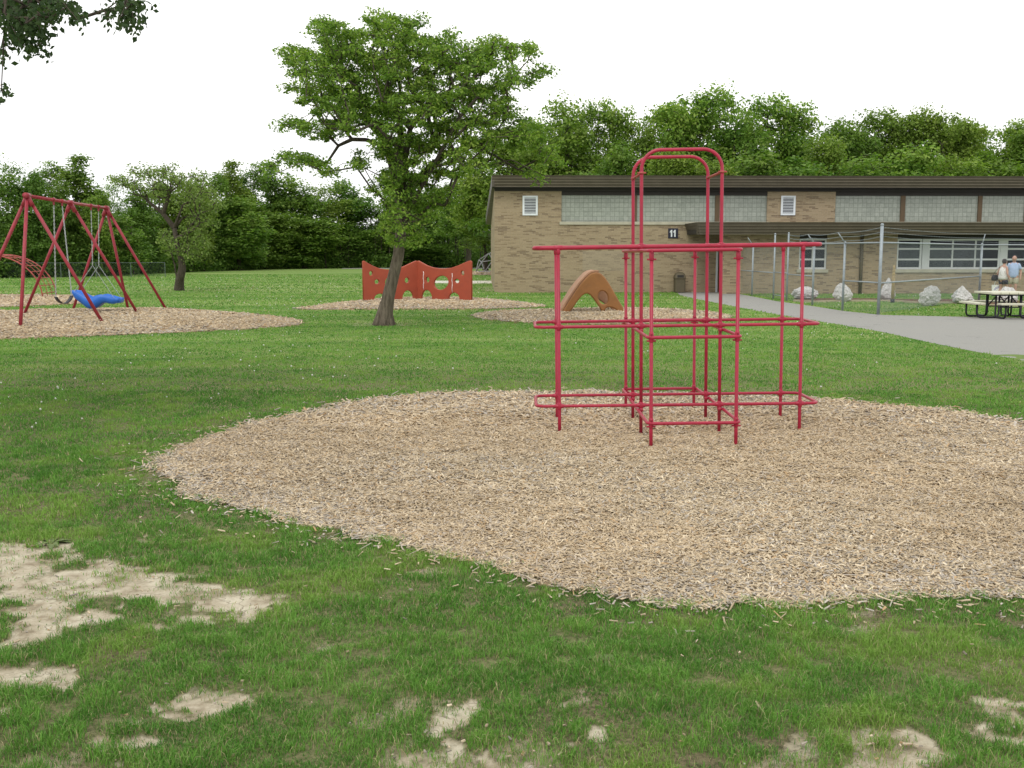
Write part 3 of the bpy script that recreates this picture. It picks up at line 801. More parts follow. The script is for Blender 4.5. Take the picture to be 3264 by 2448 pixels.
    for P, px in ((A, 295), (B, 315)):
        k = At(px, 846, Ys+(-.3 if px == 295 else .3))
        mb = MB(); chain(mb, P-o-Vector((0,0,.14)), k-o, .006, .055, .02); mb.build('chain', M['chain'], s, True)
        yy = Vector((0, -w if px == 295 else w, 0))
        mb = MB(); chain(mb, k-o, top[1]+yy, .0045, .06, .016); mb.build('chain', M['chain'], s, True)
        mb = MB(); chain(mb, k-o, top[-2]+yy, .0045, .06, .016); mb.build('chain', M['chain'], s, True)
swing_set()

# ------------------------------------------------------------------ arched ladder, far left
def arch_ladder():
    t = empty('arch_climber', (-21.8, 43.9, 0)); o = t.location
    tag(t, 'arched red ladder climber with curved grid rungs behind the swings', 'climber')
    def P(f, s):  # f across rails 0..1, s angle
        Y = 42.8+2.2*f; xc = -21.75-.4*f
        return Vector((xc+2.15*math.cos(s), Y, 1.80*math.sin(s)))-o
    for f in (0, .36, .68, 1):
        mb = MB(); mb.tube([P(f, math.pi*i/32)-Vector((0,0,.05 if i in (0,32) else 0)) for i in range(33)], .028 if f in (0,1) else .014, 8)
        mb.build('rail', M['red_rust'], t, True)
    for i in range(1, 18):
        a = math.pi*(.035+.93*(i-1)/16); mb = MB(); mb.tube([P(0,a), P(1,a)], .018, 8); mb.build('rung', M['red_rust'], t, True)
arch_ladder()

# ------------------------------------------------------------------ pierced orange wall panels
def curve_plate(name, outer, holes, thick, mat, parent, bevel=.02, mtx=None):
    cu = D.curves.new(name+'_shape', 'CURVE'); cu.dimensions = '2D'; cu.fill_mode = 'BOTH'
    cu.extrude = thick/2-bevel; cu.bevel_depth = bevel; cu.offset = -bevel; cu.bevel_resolution = 2
    for pts in [outer]+holes:
        sp_ = cu.splines.new('POLY'); sp_.points.add(len(pts)-1); sp_.use_cyclic_u = True
        for q, (x, y) in zip(sp_.points, pts): q.co = (x, y, 0, 1)
    tmp = D.objects.new('tmp', cu); col.objects.link(tmp)
    dg = bpy.context.evaluated_depsgraph_get(); dg.update()
    me = D.meshes.new_from_object(tmp.evaluated_get(dg)); D.objects.remove(tmp); me.name = name
    # curve lies in XY: stand it up (x, thickness, z)
    me.transform(Matrix(((1,0,0,0),(0,0,-1,0),(0,1,0,0),(0,0,0,1))))
    if mtx is not None: me.transform(mtx)
    me.materials.clear(); me.materials.append(mat)
    return link(name, me, None, parent)
def ellipse(cx, cy, rx, ry, rot=0, n=28):
    return [(cx+rx*math.cos(a)*math.cos(rot)-ry*math.sin(a)*math.sin(rot), cy+rx*math.cos(a)*math.sin(rot)+ry*math.sin(a)*math.cos(rot)) for a in [2*math.pi*i/n for i in range(n)]]
def wall_panels():
    PL, PM, PR = Vector((-5.72,39.3,0)), Vector((-3.74,40.7,0)), Vector((-1.53,39.5,0))
    t = empty('pierced_wall', PM)
    tag(t, 'orange brown play wall of two scalloped panels pierced with round holes', 'play wall')
    for idx, (a, b) in enumerate(((PL, PM), (PM, PR))):
        Lw = (b-a).length; c0, c1 = (578, 1225) if idx == 0 else (1232, 1866)
        sx = Lw/(c1-c0); d = (b-a).normalized()
        X = lambda cx: (cx-c0)*sx
        def Z(cx, cy):
            f = (cx-c0)/(c1-c0); Y = a.y*(1-f)+b.y*f
            return At(1000+cx/3.687, 700+cy/3.687, Y).z
        Zp = lambda cx, cy: (X(cx), Z(cx, cy))
        if idx == 0:
            topc = [(578,500),(583,487),(598,484),(640,512),(700,545),(760,570),(830,583),(900,587),(980,575),(1060,548),(1130,515),(1180,493),(1205,483),(1219,486),(1223,500)]
            holes = [ellipse(X(670), Z(670,632), .075, .088), ellipse(X(737), Z(737,730), .098, .088), ellipse(X(905), Z(905,745), .28, .27, .3), ellipse(X(1090), Z(1090,713), .095, .105)]
            arches = [(770,66,870),(1100,66,832)]
        else:
            topc = [(1234,500),(1237,486),(1250,483),(1290,505),(1350,538),(1420,562),(1490,573),(1560,575),(1640,565),(1720,535),(1790,503),(1835,483),(1850,482),(1861,488),(1865,505)]
            holes = [ellipse(X(1357), Z(1357,707), .085, .108), ellipse(X(1515), Z(1515,742), .345, .265, .35), ellipse(X(1697), Z(1697,722), .105, .083), ellipse(X(1763), Z(1763,628), .075, .09)]
            arches = [(1345,62,828),(1664,62,857)]
        outer = [Zp(*p) for p in topc]
        outer = [(min(max(x,.012),Lw-.012), z) for x, z in outer]
        outer += [(Lw-.012, -.12)]
        for cx, r, top in sorted(arches, reverse=True):
            rx = r*sx; zt = Z(cx, top); xc = X(cx)
            outer += [(xc+rx*1.02, -.12)]+[(xc+rx*math.cos(q), .12+(zt-.12)*math.sin(q)) for q in [math.pi*k/14 for k in range(15)]]+[(xc-rx*1.02, -.12)]
        outer += [(.012, -.12)]
        Mx = Matrix.Translation(a-PM) @ Matrix.Rotation(math.atan2(d.y, d.x), 4, 'Z')
        p = curve_plate('panel', outer, holes, .11, M['orange'], t, .022, Mx)
        if idx == 1:
            for cx, ya, yb in ((1312,608,826),(1647,630,856)):
                mb = MB(); pts = [(X(cx)+.012*math.sin(k*1.7), -.062, Z(cx, ya)+(Z(cx,yb)-Z(cx,ya))*k/8) for k in range(9)]
                mb.tube([Mx @ Vector(q) for q in pts], [.012,.020,.014,.017,.012,.019,.013,.012,.006], 6); mb.build('paint_drip', M['white_drip'], p, True)
wall_panels()

# ------------------------------------------------------------------ tan arch climber
def arch_tent():
    base = G(1888, 999.5); Yf = base.y
    t = empty('fibreglass_climber', base)
    tag(t, 'tan fibreglass tent shaped climber with arch, oval hole and splayed feet', 'climber')
    def C(cx, cy):
        q = At(1750+cx/7.373, 840+cy/7.373, Yf)-base; return (q.x, max(q.z, -.1))
    outl = [(290,1195),(330,1120),(420,960),(520,800),(640,620),(760,455),(860,345),(940,265),(1010,222),(1090,205),(1170,212),(1240,250),(1310,325),(1400,450),(1500,620),(1600,800),(1690,950),(1745,1040),(1762,1195)]
    outer = [C(*p) for p in outl]
    outer[0] = (outer[0][0], -.06); outer[-1] = (outer[-1][0], -.06)
    arch_s = [C(1650,1190),(C(1600,1140)),C(1560,1075),C(1470,1035),C(1370,1030),C(1320,1070)]
    arch_s[0] = (arch_s[0][0], -.06)
    mid = [C(1310,1112),C(1222,1112)]
    big = [C(1180,1030),C(1110,930),C(1040,830),C(970,745),(C(905,706)),C(850,708),C(780,755),C(700,845),C(630,940),C(560,1050),C(500,1120),C(470,1190)]
    big[-1] = (big[-1][0], -.06)
    front = outer+arch_s+mid+big
    hole = [C(*p) for p in ellipse(1268,800,112,158,-.28,26)]
    th = .13
    fr = curve_plate('front_shell', front, [hole], th, M['tan_fib'], t, .045, Matrix.Translation((0,.0,0)))
    # rear shell: same outline without the middle foot, set back and to the left
    dep = .80; shx = -.09
    big2 = [C(1640,1190),C(1560,1060),C(1400,960),C(1300,890),C(1180,790),C(1050,730),C(905,700),C(800,750),C(700,845),C(600,1000),C(500,1190)]
    big2[0] = (big2[0][0],-.06); big2[-1] = (big2[-1][0],-.06)
    curve_plate('rear_shell', outer+big2, [], th, M['pink_fib'], t, .045, Matrix.Translation((shx,dep,0)))  # paler colour stands in for light on the shell's inner face
    # outer skin joining the two shells
    mb = MB(); vs = []; fs = []; n = len(outer)
    for k in range(7):
        f = k/6; yy = .03+f*(dep-.06); sg = math.sin(math.pi*f)*.035
        for (x, z) in outer[:11]: vs.append(Vector((x+shx*f, yy, max(z-sg*(1 if z > .4 else .3), -.06))))
    cen = Vector((sum(p[0] for p in outer)/n, 0, .45))
    for k in range(6):
        for i in range(10):
            a = k*11+i; fs.append((a, a+1, a+12, a+11))
    mb.add(vs, fs); sk_ = mb.build('skin', M['pink_fib'], t, True); so_ = sk_.modifiers.new('solid','SOLIDIFY'); so_.thickness = .07; so_.offset = 1
arch_tent()

# ------------------------------------------------------------------ dome climber behind the building corner
def dome():
    c = G(1592, 868); t = empty('dome_climber', (c.x, c.y, 0))
    tag(t, 'grey geodesic dome climber with yellow balls beside the building corner', 'climber')
    import bmesh
    bm = bmesh.new(); bmesh.ops.create_icosphere(bm, subdivisions=2, radius=2.35)
    zcut = -.35; nodes = {}
    for v in bm.verts: nodes[v.index] = Vector((v.co.x, v.co.y, (v.co.z+.12)*.86))
    for e_ in bm.edges:
        a, b = nodes[e_.verts[0].index], nodes[e_.verts[1].index]
        if a.z < -.6 or b.z < -.6: continue
        a = Vector((a.x,a.y,max(a.z,0))); b = Vector((b.x,b.y,max(b.z,0)))
        if a.z <= 0 and b.z <= 0: continue
        mb = MB(); mb.tube([a,b], .035, 6); mb.build('strut', M['dome_bar'], t, True)
    k = 0
    for v in bm.verts:
        p = nodes[v.index]
        if p.z > .25 and p.y < .6:
            k += 1
            if k % 3 == 0:
                mb = MB(); mb.lathe([(.02,-.10),(.08,-.07),(.11,0),(.08,.07),(.02,.10)], 10, p); mb.build('grip_ball', M['ball'], t, True)
    bm.free()
dome()

# ------------------------------------------------------------------ school building
YAW = .028; BO = Vector((-.83, 49.0, 0)); ex_ = Vector((math.cos(YAW), math.sin(YAW), 0)); en_ = Vector((-math.sin(YAW), math.cos(YAW), 0))
def B(px, py, off=0.0):
    """photo pixel -> (s along the wall, height) on the plane 'off' metres in front of the upper wall"""
    d = ray(px, py); c = Vector((0,0,H)); o = BO-en_*off
    t = (o-c).dot(en_)/d.dot(en_); p = c+d*t-o
    return p.dot(ex_), p.z+H*0+ (c+d*t).z - p.z
def Bx(px, off=0.0, py=800): return B(px, py, off)[0]
def Bz(py, off=0.0, px=2200): return B(px, py, off)[1]
def building():
    t = empty('school_building', BO, (0,0,YAW))
    tag(t, 'long tan brick school building with dark metal roof edge and glass block band', 'building')
    SR = 34.0; DEP = 20.0
    OL = 1.85   # lower wing stands this far in front of the upper wall
    zt = Bz(558,.6,1600); zf = Bz(594,.6,1600); zb = Bz(609,0,1600)
    # upper wall pieces around the glass block bands: y=0 is the face
    g0, g1 = Bx(1788.9), Bx(2441); q0 = Bx(2657)
    gz0, gz1 = Bz(706.8), Bz(622.7); slz = Bz(716.3)
    W_ = .3
    mb = MB()
    mb.box((0,0,-.2),(g0,W_,zb+.4)); mb.box((g0,0,-.2),(g1,W_,gz0)); mb.box((g1,0,-.2),(q0,W_,zb+.4)); mb.box((q0,0,-.2),(SR,W_,gz0))
    mb.build('wall', M['brick'], t)
    mb = MB(); zr = 4.1
    mb.add([(0,W_,-.2),(W_,W_,-.2),(W_,DEP,-.2),(-.02,DEP,-.2),(0,W_,zb+.3),(W_,W_,zb+.3),(W_,DEP,zr-.2),(-.02,DEP,zr-.2)],
           [(0,3,2,1),(4,5,6,7),(0,1,5,4),(1,2,6,5),(2,3,7,6),(3,0,4,7)])
    mb.build('wall', M['brick'], t); mb = MB(); mb.box((0,DEP,-.2),(SR,DEP+.3,zr-.2)); mb.build('wall', M['brick'], t)
    # roof with ribbed fascia and sloping rake
    r = MB(); y0 = -.62
    r.add([(-.10,y0+.05,zt-.03),(SR,y0+.05,zt-.03),(SR,DEP+.5,zr+.25),(-.35,DEP+.5,zr+.25),(-.10,y0+.05,zt-.12),(SR,y0+.05,zt-.12),(SR,DEP+.5,zr+.1),(-.35,DEP+.5,zr+.1)],
          [(0,1,2,3),(7,6,5,4),(0,4,5,1),(1,5,6,2),(2,6,7,3),(3,7,4,0)])
    roof = r.build('roof', M['fascia'], t)
    def ribbed(x0, x1, yf, za, zb_, nrib, mat, lean=.10, name='fascia', parent=None):
        mb = MB(); lp = MB(); h = (za-zb_)/nrib
        for i in range(nrib):
            z1_ = za-i*h; z0_ = z1_-h; yy = yf+lean*i/nrib; yy2 = yy+.035
            mb.add([(x0,yy,z1_),(x1,yy,z1_),(x1,yy2,z0_+.012),(x0,yy2,z0_+.012),(x0,yy+.3,z1_),(x1,yy+.3,z1_),(x1,yy+.3,z0_+.012),(x0,yy+.3,z0_+.012)],
                   [(0,3,2,1),(4,5,6,7),(0,1,5,4),(3,7,6,2),(0,4,7,3),(1,2,6,5)])
            lp.box((x0-.003,yy2-.022,z0_-.007),(x1+.003,yy2+.02,z0_+.007))
        o = mb.build(name, mat, parent or t); lp.build('rib', M['fascia_lip'], o); return o
    ribbed(-.12, SR, y0, zt, zf, 4, M['fascia'])
    mb = MB(); mb.add([(-.12,y0+.05,zf),(0.0,y0+.05,zf),(0.0,DEP,zr-.35),(-.36,DEP,zr-.35),(-.12,y0+.05,zt),(0.0,y0+.05,zt),(0.0,DEP,zr+.24),(-.36,DEP,zr+.24)],
            [(0,3,2,1),(4,5,6,7),(0,1,5,4),(1,2,6,5),(2,3,7,6),(3,0,4,7)]); mb.build('rake_board', M['fascia'], t)
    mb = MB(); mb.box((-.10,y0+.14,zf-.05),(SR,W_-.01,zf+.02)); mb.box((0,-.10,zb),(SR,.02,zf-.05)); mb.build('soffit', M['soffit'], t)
    # glass block bands
    mulls = [(2020,2028),(2276.7,2291)]; edges = [(1788.9,2020),(2028,2276.7),(2291,2441)]
    edges2 = [(2657,2865),(2879.6,3110.6),(3123.6,3259),(3270,3480)]; mulls2 = [(2865,2879.6),(3110.6,3123.6),(3259,3270)]
    for a, b in edges+edges2:
        mb = MB(); mb.box((Bx(a),.09,gz0),(Bx(b),.2,gz1)); mb.build('glass_block_window', M['block'], t)
    for a, b in mulls+mulls2:
        mb = MB(); mb.box((Bx(a),.02,gz0),(Bx(b),.2,gz1)); mb.build('mullion', M['brown'], t)
    for a, b in ((g0,g1),(q0,Bx(3480))):
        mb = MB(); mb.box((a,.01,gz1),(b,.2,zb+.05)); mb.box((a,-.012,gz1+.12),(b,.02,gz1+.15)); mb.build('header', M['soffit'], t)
        mb = MB(); mb.box((a-.09 if a == g0 else a,-.06,slz),(b+.12,.09,gz0)); mb.build('sill', M['sill'], t)
    mb = MB(); mb.box((Bx(3480),0,0),(SR,.3,zb+.4)); mb.build('wall', M['brick'], t)
    # louvred vents
    for a, b, za, zb_ in ((1665.4,1713.5,624,686.5),(2484,2529.7,624,686)):
        x0, x1, z1_, z0_ = Bx(a), Bx(b), Bz(za,0,a), Bz(zb_,0,a)
        w = .09; mb = MB()
        mb.box((x0,-.05,z0_),(x0+w,0.0,z1_)); mb.box((x1-w,-.05,z0_),(x1,0.0,z1_)); mb.box((x0+w,-.05,z0_),(x1-w,0.0,z0_+w)); mb.box((x0+w,-.05,z1_-w),(x1-w,0.0,z1_))
        v = mb.build('vent', M['white'], t)
        mb = MB(); mb.box((x0+w,-.008,z0_+w),(x1-w,-.003,z1_-w)); mb.build('vent_back', M['navy'], v)
        n = 10; hh = (z1_-z0_-2*w)/n; mb = MB()
        for i in range(n):
            zz = z0_+w+hh*(i+.5); mb.box((x0+w,-.042,zz-hh*.19),(x1-w,-.012,zz+hh*.19))
        mb.build('louvres', M['white'], v)
    # painted-over patch
    mb = MB(); mb.box((Bx(1858),-.003,Bz(863,0,1900)),(Bx(1988),.0,Bz(800,0,1900))); mb.build('painted_patch', M['brick_pale'], t)
    # canopy over the lower wing
    yf = -(49.0-46.3)-.1; OC = -yf
    cz1, cz0 = Bz(708,OC,2260), Bz(746,OC,2260); cx0 = Bx(2224, OC); cxa = Bx(2180, 0)
    cn = ribbed(cx0, SR, yf, cz1, cz0, 4, M['fascia'], .12, 'canopy_fascia')
    mb = MB(); n = 4; h = (cz1-cz0)/n
    for i in range(n):
        z1_ = cz1-i*h; z0_ = z1_-h; s0 = .06*i; s1 = .06*(i+.6)
        a0, a1 = (cx0-.0+s0*.3, yf+s0*.4), (cxa+s0, -.003)
        b0, b1 = (cx0-.0+s1*.3, yf+s1*.4), (cxa+s1, -.003)
        mb.add([(a0[0],a0[1],z1_),(a1[0],a1[1],z1_),(b1[0],b1[1],z0_),(b0[0],b0[1],z0_),(a0[0]+.3,a0[1]+.1,z1_),(a1[0]+.3,a1[1],z1_),(b1[0]+.3,b1[1],z0_),(b0[0]+.3,b0[1]+.1,z0_)],
               [(0,1,2,3),(7,6,5,4),(0,4,5,1),(3,2,6,7),(1,5,6,2),(0,3,7,4)])
    mb.build('canopy_end', M['fascia'], t)
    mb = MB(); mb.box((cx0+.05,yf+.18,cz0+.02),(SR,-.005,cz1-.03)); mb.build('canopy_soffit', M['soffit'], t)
    # lower wing
    lo = OL; lx0 = Bx(2304, lo); yl = -lo; lz = cz0+.1
    wins = [(2547.8,2636,761,858),(2859.8,3520,765,858)]
    xs = [lx0]; mb = MB(); zs0, zs1 = Bz(858,lo,2600), Bz(761,lo,2600)
    a1, b1 = Bx(wins[0][0],lo), Bx(wins[0][1],lo); a2, b2 = Bx(wins[1][0],lo), Bx(wins[1][1],lo)
    for a, b in ((lx0,a1),(b1,a2),(b2,SR)): mb.box((a,yl,-.2),(b,yl+.25,lz))
    for a, b in ((a1,b1),(a2,b2)): mb.box((a,yl,-.2),(b,yl+.25,zs0-.16))
    mb.build('wall', M['brick'], t)
    mb = MB(); sx = lx0+1.35; mb.box((sx,yl+.25,-.2),(sx+.25,-.003,lz)); mb.build('wall', M['brick'], t)
    mb = MB()
    for a, b in ((a1,b1),(a2,b2)): mb.box((a,yl+.05,zs1),(b,yl+.22,lz))
    mb.build('header', M['soffit'], t)
    for a, b in ((a1,b1),(a2,b2)):
        mb = MB(); mb.box((a-.10,yl-.06,zs0-.155),(b+.08,yl+.2,zs0)); mb.build('sill', M['sill'], t)
    # small window: two by three panes
    def window(x0, x1, z0, z1, cols, rowh, fw=.07):
        y = yl+.06; mb = MB()
        xs_ = [x0]; 
        mb.box((x0,y,z0),(x1,y+.08,z0+fw)); mb.box((x0,y,z1-fw),(x1,y+.08,z1))
        mb.box((x0,y,z0+fw),(x0+fw,y+.08,z1-fw)); mb.box((x1-fw,y,z0+fw),(x1,y+.08,z1-fw))
        cw = (x1-x0-2*fw)/cols
        for c in range(1, cols):
            xc = x0+fw+cw*c; mb.box((xc-.035,y+.003,z0+fw),(xc+.035,y+.077,z1-fw))
        hs = [0]; tot = sum(rowh)
        for r_ in rowh[:-1]: hs.append(hs[-1]+r_/tot)
        for hh in hs[1:]:
            zc = z0+fw+(z1-z0-2*fw)*hh; mb.box((x0+fw,y+.006,zc-.04),(x1-fw,y+.074,zc+.04))
        o = mb.build('window', M['winframe'], t)
        mb = MB(); mb.box((x0+fw*.5,y+.035,z0+fw*.5),(x1-fw*.5,y+.045,z1-fw*.5)); mb.build('glass', M['glass'], o)
    window(a1, b1, zs0, zs1, 2, (1,1.35,1), .08)
    secs = [(2859.8,2940.5,1),(2942,3191,3),(3191,3440,3),(3440,3520,1)]
    for a, b, n in secs:
        xa, xb = Bx(a,lo), Bx(b,lo)
        if n == 3:
            mb = MB(); mb.box((xa,yl+.06,zs0),(xa+.26,yl+.13,zs1)); mb.build('window_panel', M['winframe'], t); xa += .262
        window(xa, xb-.012, zs0, zs1, n, (1,1.35,1.05), .085)
    mb = MB(); x = Bx(2745,lo); mb.tube([(x,yl-.07,0),(x,yl-.07,cz0+.02)], .075, 10)
    for z in (.5,1.6): mb.box((x-.1,yl-.15,z),(x+.1,yl,z+.05))
    mb.build('downspout', M['bin'], t, True)
    # recessed door
    dx0 = Bx(2283); mb = MB(); mb.box((dx0+.08,-.05,0),(dx0+1.0,-.012,2.15)); d_ = mb.build('door', M['brown'], t)
    mb = MB(); mb.box((dx0+.16,-.075,1.0),(dx0+.2,-.05,1.15)); mb.tube([(dx0+.16,-.09,1.02),(dx0+.28,-.09,1.02)], .014, 6); mb.build('handle', M['galv'], d_)
    mb = MB(); mb.box((dx0,-.09,0),(dx0+.08,-.003,2.25)); mb.box((dx0+.08,-.09,2.15),(dx0+1.08,-.003,2.25)); mb.box((dx0+1.0,-.09,0),(dx0+1.08,-.003,2.15)); mb.build('door_frame', M['white'], t)
    return t
building()

def sign11():
    x0, x1 = Bx(2128.5), Bx(2159.8); z1, z0 = Bz(728,0,2144), Bz(759.6,0,2144)
    p = BO+ex_*((x0+x1)/2)-en_*.03; p.z = (z0+z1)/2
    t = empty('number_sign', p, (0,0,YAW)); tag(t, 'dark square sign reading 11 on the brick wall', 'sign')
    h = (x1-x0)/2; mb = MB(); mb.box((-h,0,-h),(h,.028,h)); mb.build('board', M['navy'], t, bevel=.004)
    for cx in (-.075, .085):
        hh = .165; w = .034
        poly = [(cx-w,-hh),(cx+w,-hh),(cx+w,hh),(cx-w*.55,hh),(cx-w*.9-.05,hh-.075),(cx-w*.9-.05,hh-.135),(cx-w,hh-.115)]
        mb = MB(); mb.prism(poly, 0, .006, Matrix(((1,0,0,0),(0,0,-1,0),(0,1,0,0),(0,0,0,1)))); mb.build('digit', M['white'], t)
        mb = MB(); mb.box((cx-w-.02,-.006,-hh),(cx+w+.02,0,-hh+.035)); 
sign11()

def bin_():
    p = BO+ex_*Bx(2168,.45)-en_*.45; p.z = 0
    t = empty('trash_can', p, (0,0,YAW)); tag(t, 'olive brown litter bin with domed lid against the wall under sign 11', 'trash can')
    mb = MB()
    def sq(h, r=.06, n=5):
        P = []
        for (cx,cy,a0) in ((h-r,h-r,0),(-h+r,h-r,90),(-h+r,-h+r,180),(h-r,-h+r,270)):
            for k in range(n+1): a = R(a0+90*k/n); P.append((cx+r*math.cos(a), cy+r*math.sin(a)))
        return P
    mb.prism(sq(.245), .02, .66); mb.build('body', M['bin'], t, bevel=.01)
    mb = MB(); vs = []; fs = []; P0 = sq(.265); n = len(P0); L = [(1,.66),(1.0,.70),(.93,.80),(.78,.90),(.5,.965),(.15,.99)]
    for s, z in L: vs += [(x*s,y*s,z) for x, y in P0]
    for i in range(len(L)-1):
        for k in range(n): fs.append((i*n+k, i*n+(k+1)%n, (i+1)*n+(k+1)%n, (i+1)*n+k))
    fs += [tuple(range(n))[::-1], tuple((len(L)-1)*n+k for k in range(n))]
    mb.add(vs, fs); lid = mb.build('lid', M['bin'], t, True)
    mb = MB(); mb.box((-.15,-.262,.72),(.15,-.22,.84)); mb.build('flap', M['soffit'], lid)
bin_()

# ------------------------------------------------------------------ chain-link fences
def clink(mb, a, b, z0, z1, sp, r):
    """diamond wire mesh between two ground points, as crossing straight wires with a slight offset"""
    a, b = Vector(a), Vector(b); L = (b-a).length; d = (b-a)/L; nrm = Vector((-d.y,d.x,0)); hgt = z1-z0
    n = int((L+hgt)/sp)
    for sgn in (1,-1):
        for i in range(n+1):
            s0 = -hgt+i*sp; x0, x1 = s0, s0+hgt; za, zb_ = z0, z1
            if x0 < 0: za = z0-x0; x0 = 0
            if x1 > L: zb_ = z1-(x1-L); x1 = L
            if x1-x0 < .03: continue
            if sgn < 0: x0, x1, za, zb_ = L-x0, L-x1, za, zb_
            o = nrm*(sgn*.004)
            p = a+d*x0+o; q = a+d*x1+o
            mb.tube([(p.x,p.y,za),(q.x,q.y,zb_)], r, 3, caps=False)
def school_fence():
    pts = {k: G(*v) for k, v in dict(tall=(2799,1003), a=(2685,990), b=(2589,973.6), g1=(2507,960), g0=(2464.5,953.7), c=(2396.5,942.5), w=(2339,933)).items()}
    rp = Vector((18.55, 40.7, 0)); end = Vector((26.0, 41.2, 0))
    base = pts['tall']; t = empty('chain_link_fence', base)
    tag(t, 'grey chain-link fence with barbed wire arms along the asphalt path', 'fence')
    L = lambda p, z=0: Vector((p.x, p.y, z))-Vector((base.x, base.y, 0))
    RZ = 2.20
    def post(p, h, r, arm=None, cap=True):
        mb = MB(); mb.tube([L(p,-.1), L(p,h)], r, 10)
        if cap: mb.lathe([(r*1.15,0),(r*1.15,.03),(r*.6,.06)], 10, L(p,h))
        o = mb.build('post', M['galv'], t, True)
        if arm is not None:
            mb = MB(); mb.tube([L(p,h), L(p,h)+Vector(arm)], .018, 6); mb.build('wire_arm', M['galv'], o, True)
        return L(p,h)+Vector(arm) if arm is not None else None
    post(pts['tall'], 2.72, .048)
    arms = {}
    for k, dz in (('a',.0),('b',.0),('c',0)): arms[k] = post(pts[k], RZ, .038, (-.27,-.08,.34))
    for k in ('g0','g1'): post(pts[k], 2.62, .034)
    post(pts['w'], 2.6, .03)
    arms['r'] = post(rp, RZ, .045, (.12,.05,.42)); arms['e'] = post(end, RZ, .05, (.12,.05,.42))
    order = ['w','c','g0','g1','b','a','tall']
    zmid = {('w','c'):1.08, ('c','g0'):1.08, ('g0','g1'):1.1, ('g1','b'):1.05, ('a','tall'):.98}
    for i in range(len(order)-1):
        p, q = pts[order[i]], pts[order[i+1]]
        if (order[i],order[i+1]) != ('c','g0'):
            mb = MB(); mb.tube([L(p,RZ), L(q,RZ)], .024, 8); mb.build('rail', M['galv'], t, True)
        z = zmid.get((order[i],order[i+1]))
        if z: mb = MB(); mb.tube([L(p,z), L(q,z)], .022, 8); mb.build('rail', M['galv'], t, True)
        mb = MB(); clink(mb, L(p), L(q), .05, RZ, .09, .0017); mb.build('wire_mesh', M['mesh_wire'], t)
    mb = MB(); mb.tube([L(pts['g0'],.18), L(pts['g1'],.18)], .022, 8); mb.build('rail', M['galv'], t, True)
    T = pts['tall']
    for p, q, z in ((T,rp,RZ),(T,rp,.97),(rp,end,RZ)):
        mb = MB(); mb.tube([L(p,z), L(q,z)], .026, 8); mb.build('rail', M['galv'], t, True)
    for p, q in ((T,rp),(rp,end)):
        mb = MB(); clink(mb, L(p), L(q), .05, RZ, .08, .0019); mb.build('wire_mesh', M['mesh_wire'], t)
    def wires(seq):
        for f in (.25,.62,1.0):
            P = []
            for (lo_, hi_) in seq: P.append(lo_.lerp(hi_, f))
            mb = MB(); out = []
            for i in range(len(P)-1):
                n = 8
                for k in range(n): q = P[i].lerp(P[i+1], k/n); q.z -= .05*math.sin(math.pi*k/n); out.append(q)
            out.append(P[-1]); mb.tube(out, .0045, 4); 
            for i in range(len(out)-1):
                for k in range(5):
                    q = out[i].lerp(out[i+1], k/5); mb.tube([q+Vector((-.01,0,-.02)), q+Vector((.01,0,.02))], .003, 3)
            mb.build('barbed_wire', M['mesh_wire'], t)
    wires([(L(pts['tall'],2.3),L(pts['tall'],2.66)), (L(pts['a'],RZ),arms['a']), (L(pts['b'],RZ),arms['b']), (L(pts['g1'],2.25),L(pts['g1'],2.58))])
    wires([(L(pts['tall'],2.3),L(pts['tall'],2.66)), (L(rp,RZ),arms['r']), (L(end,RZ),arms['e'])])
school_fence()
def far_fence():
    a = Vector((-46,74,0)); b = Vector((-27,80,0)); t = empty('low_fence', a)
    tag(t, 'low grey wire fence in front of the trees at the far left', 'fence'); n = 8
    for i in range(n+1):
        p = (b-a)*(i/n); mb = MB(); mb.tube([p, p+Vector((0,0,1.15))], .025, 6); mb.build('post', M['dark_wire'], t)
    mb = MB(); mb.tube([Vector((0,0,1.12)), b-a+Vector((0,0,1.12))], .017, 6); mb.build('rail', M['dark_wire'], t)
    mb = MB(); clink(mb, Vector((0,0,0)), b-a, .03, 1.1, .2, .003); mb.build('wire_mesh', M['dark_wire'], t)
far_fence()

# ------------------------------------------------------------------ rocks, carved post, garden edging
def rock(label, x0, x1, ytop, ybot, seed, shape):
    import bmesh
    from mathutils import noise
    b = G((x0+x1)/2, ybot); Y = b.y+.25; s = Y/FPX*1.008; w = (x1-x0)*s; h = (ybot-ytop)*s+.06
    bm = bmesh.new(); bmesh.ops.create_icosphere(bm, subdivisions=5, radius=1)
    for v in bm.verts:
        p = v.co.copy(); z = (p.z+1)/2
        k = shape(z); off = Vector((seed*3.1, seed*1.7, 0))
        n1 = noise.noise(p*1.3+off); n2 = noise.noise(p*4+off); n3 = noise.noise(p*10+off)
        cell = noise.voronoi(p*2.6+off)[0][0]
        d = 1+.20*n1+.13*n2+.06*n3-.22*cell+.05
        v.co = Vector((p.x*k[0]*w*.56*d+k[1]*w, p.y*k[0]*w*.42*d, max(-.05, z*h*(1+.10*n1+.05*n3)-.02)))
    me = D.meshes.new('boulder'); bm.to_mesh(me); bm.free()
    me.polygons.foreach_set('use_smooth', [False]*len(me.polygons))
    o = link('boulder', me, M['rock']); o.location = (b.x, Y, 0)
    tag(o, label, 'rock', 'white rocks along the garden edging')
rock('long low white rock, leftmost one behind the fence', 2530,2613,919.5,955,1, lambda z: (1.0-.25*z, 0))
rock('rough white rock with a sloping right side, behind a slanted-arm fence post', 2665,2729,909.5,962,2, lambda z: (1.1-.62*z, -.16*z))
rock('tall pointed white rock behind the carved wooden post', 2806,2862,892,958,3, lambda z: (1.15-.92*z, .06*z))
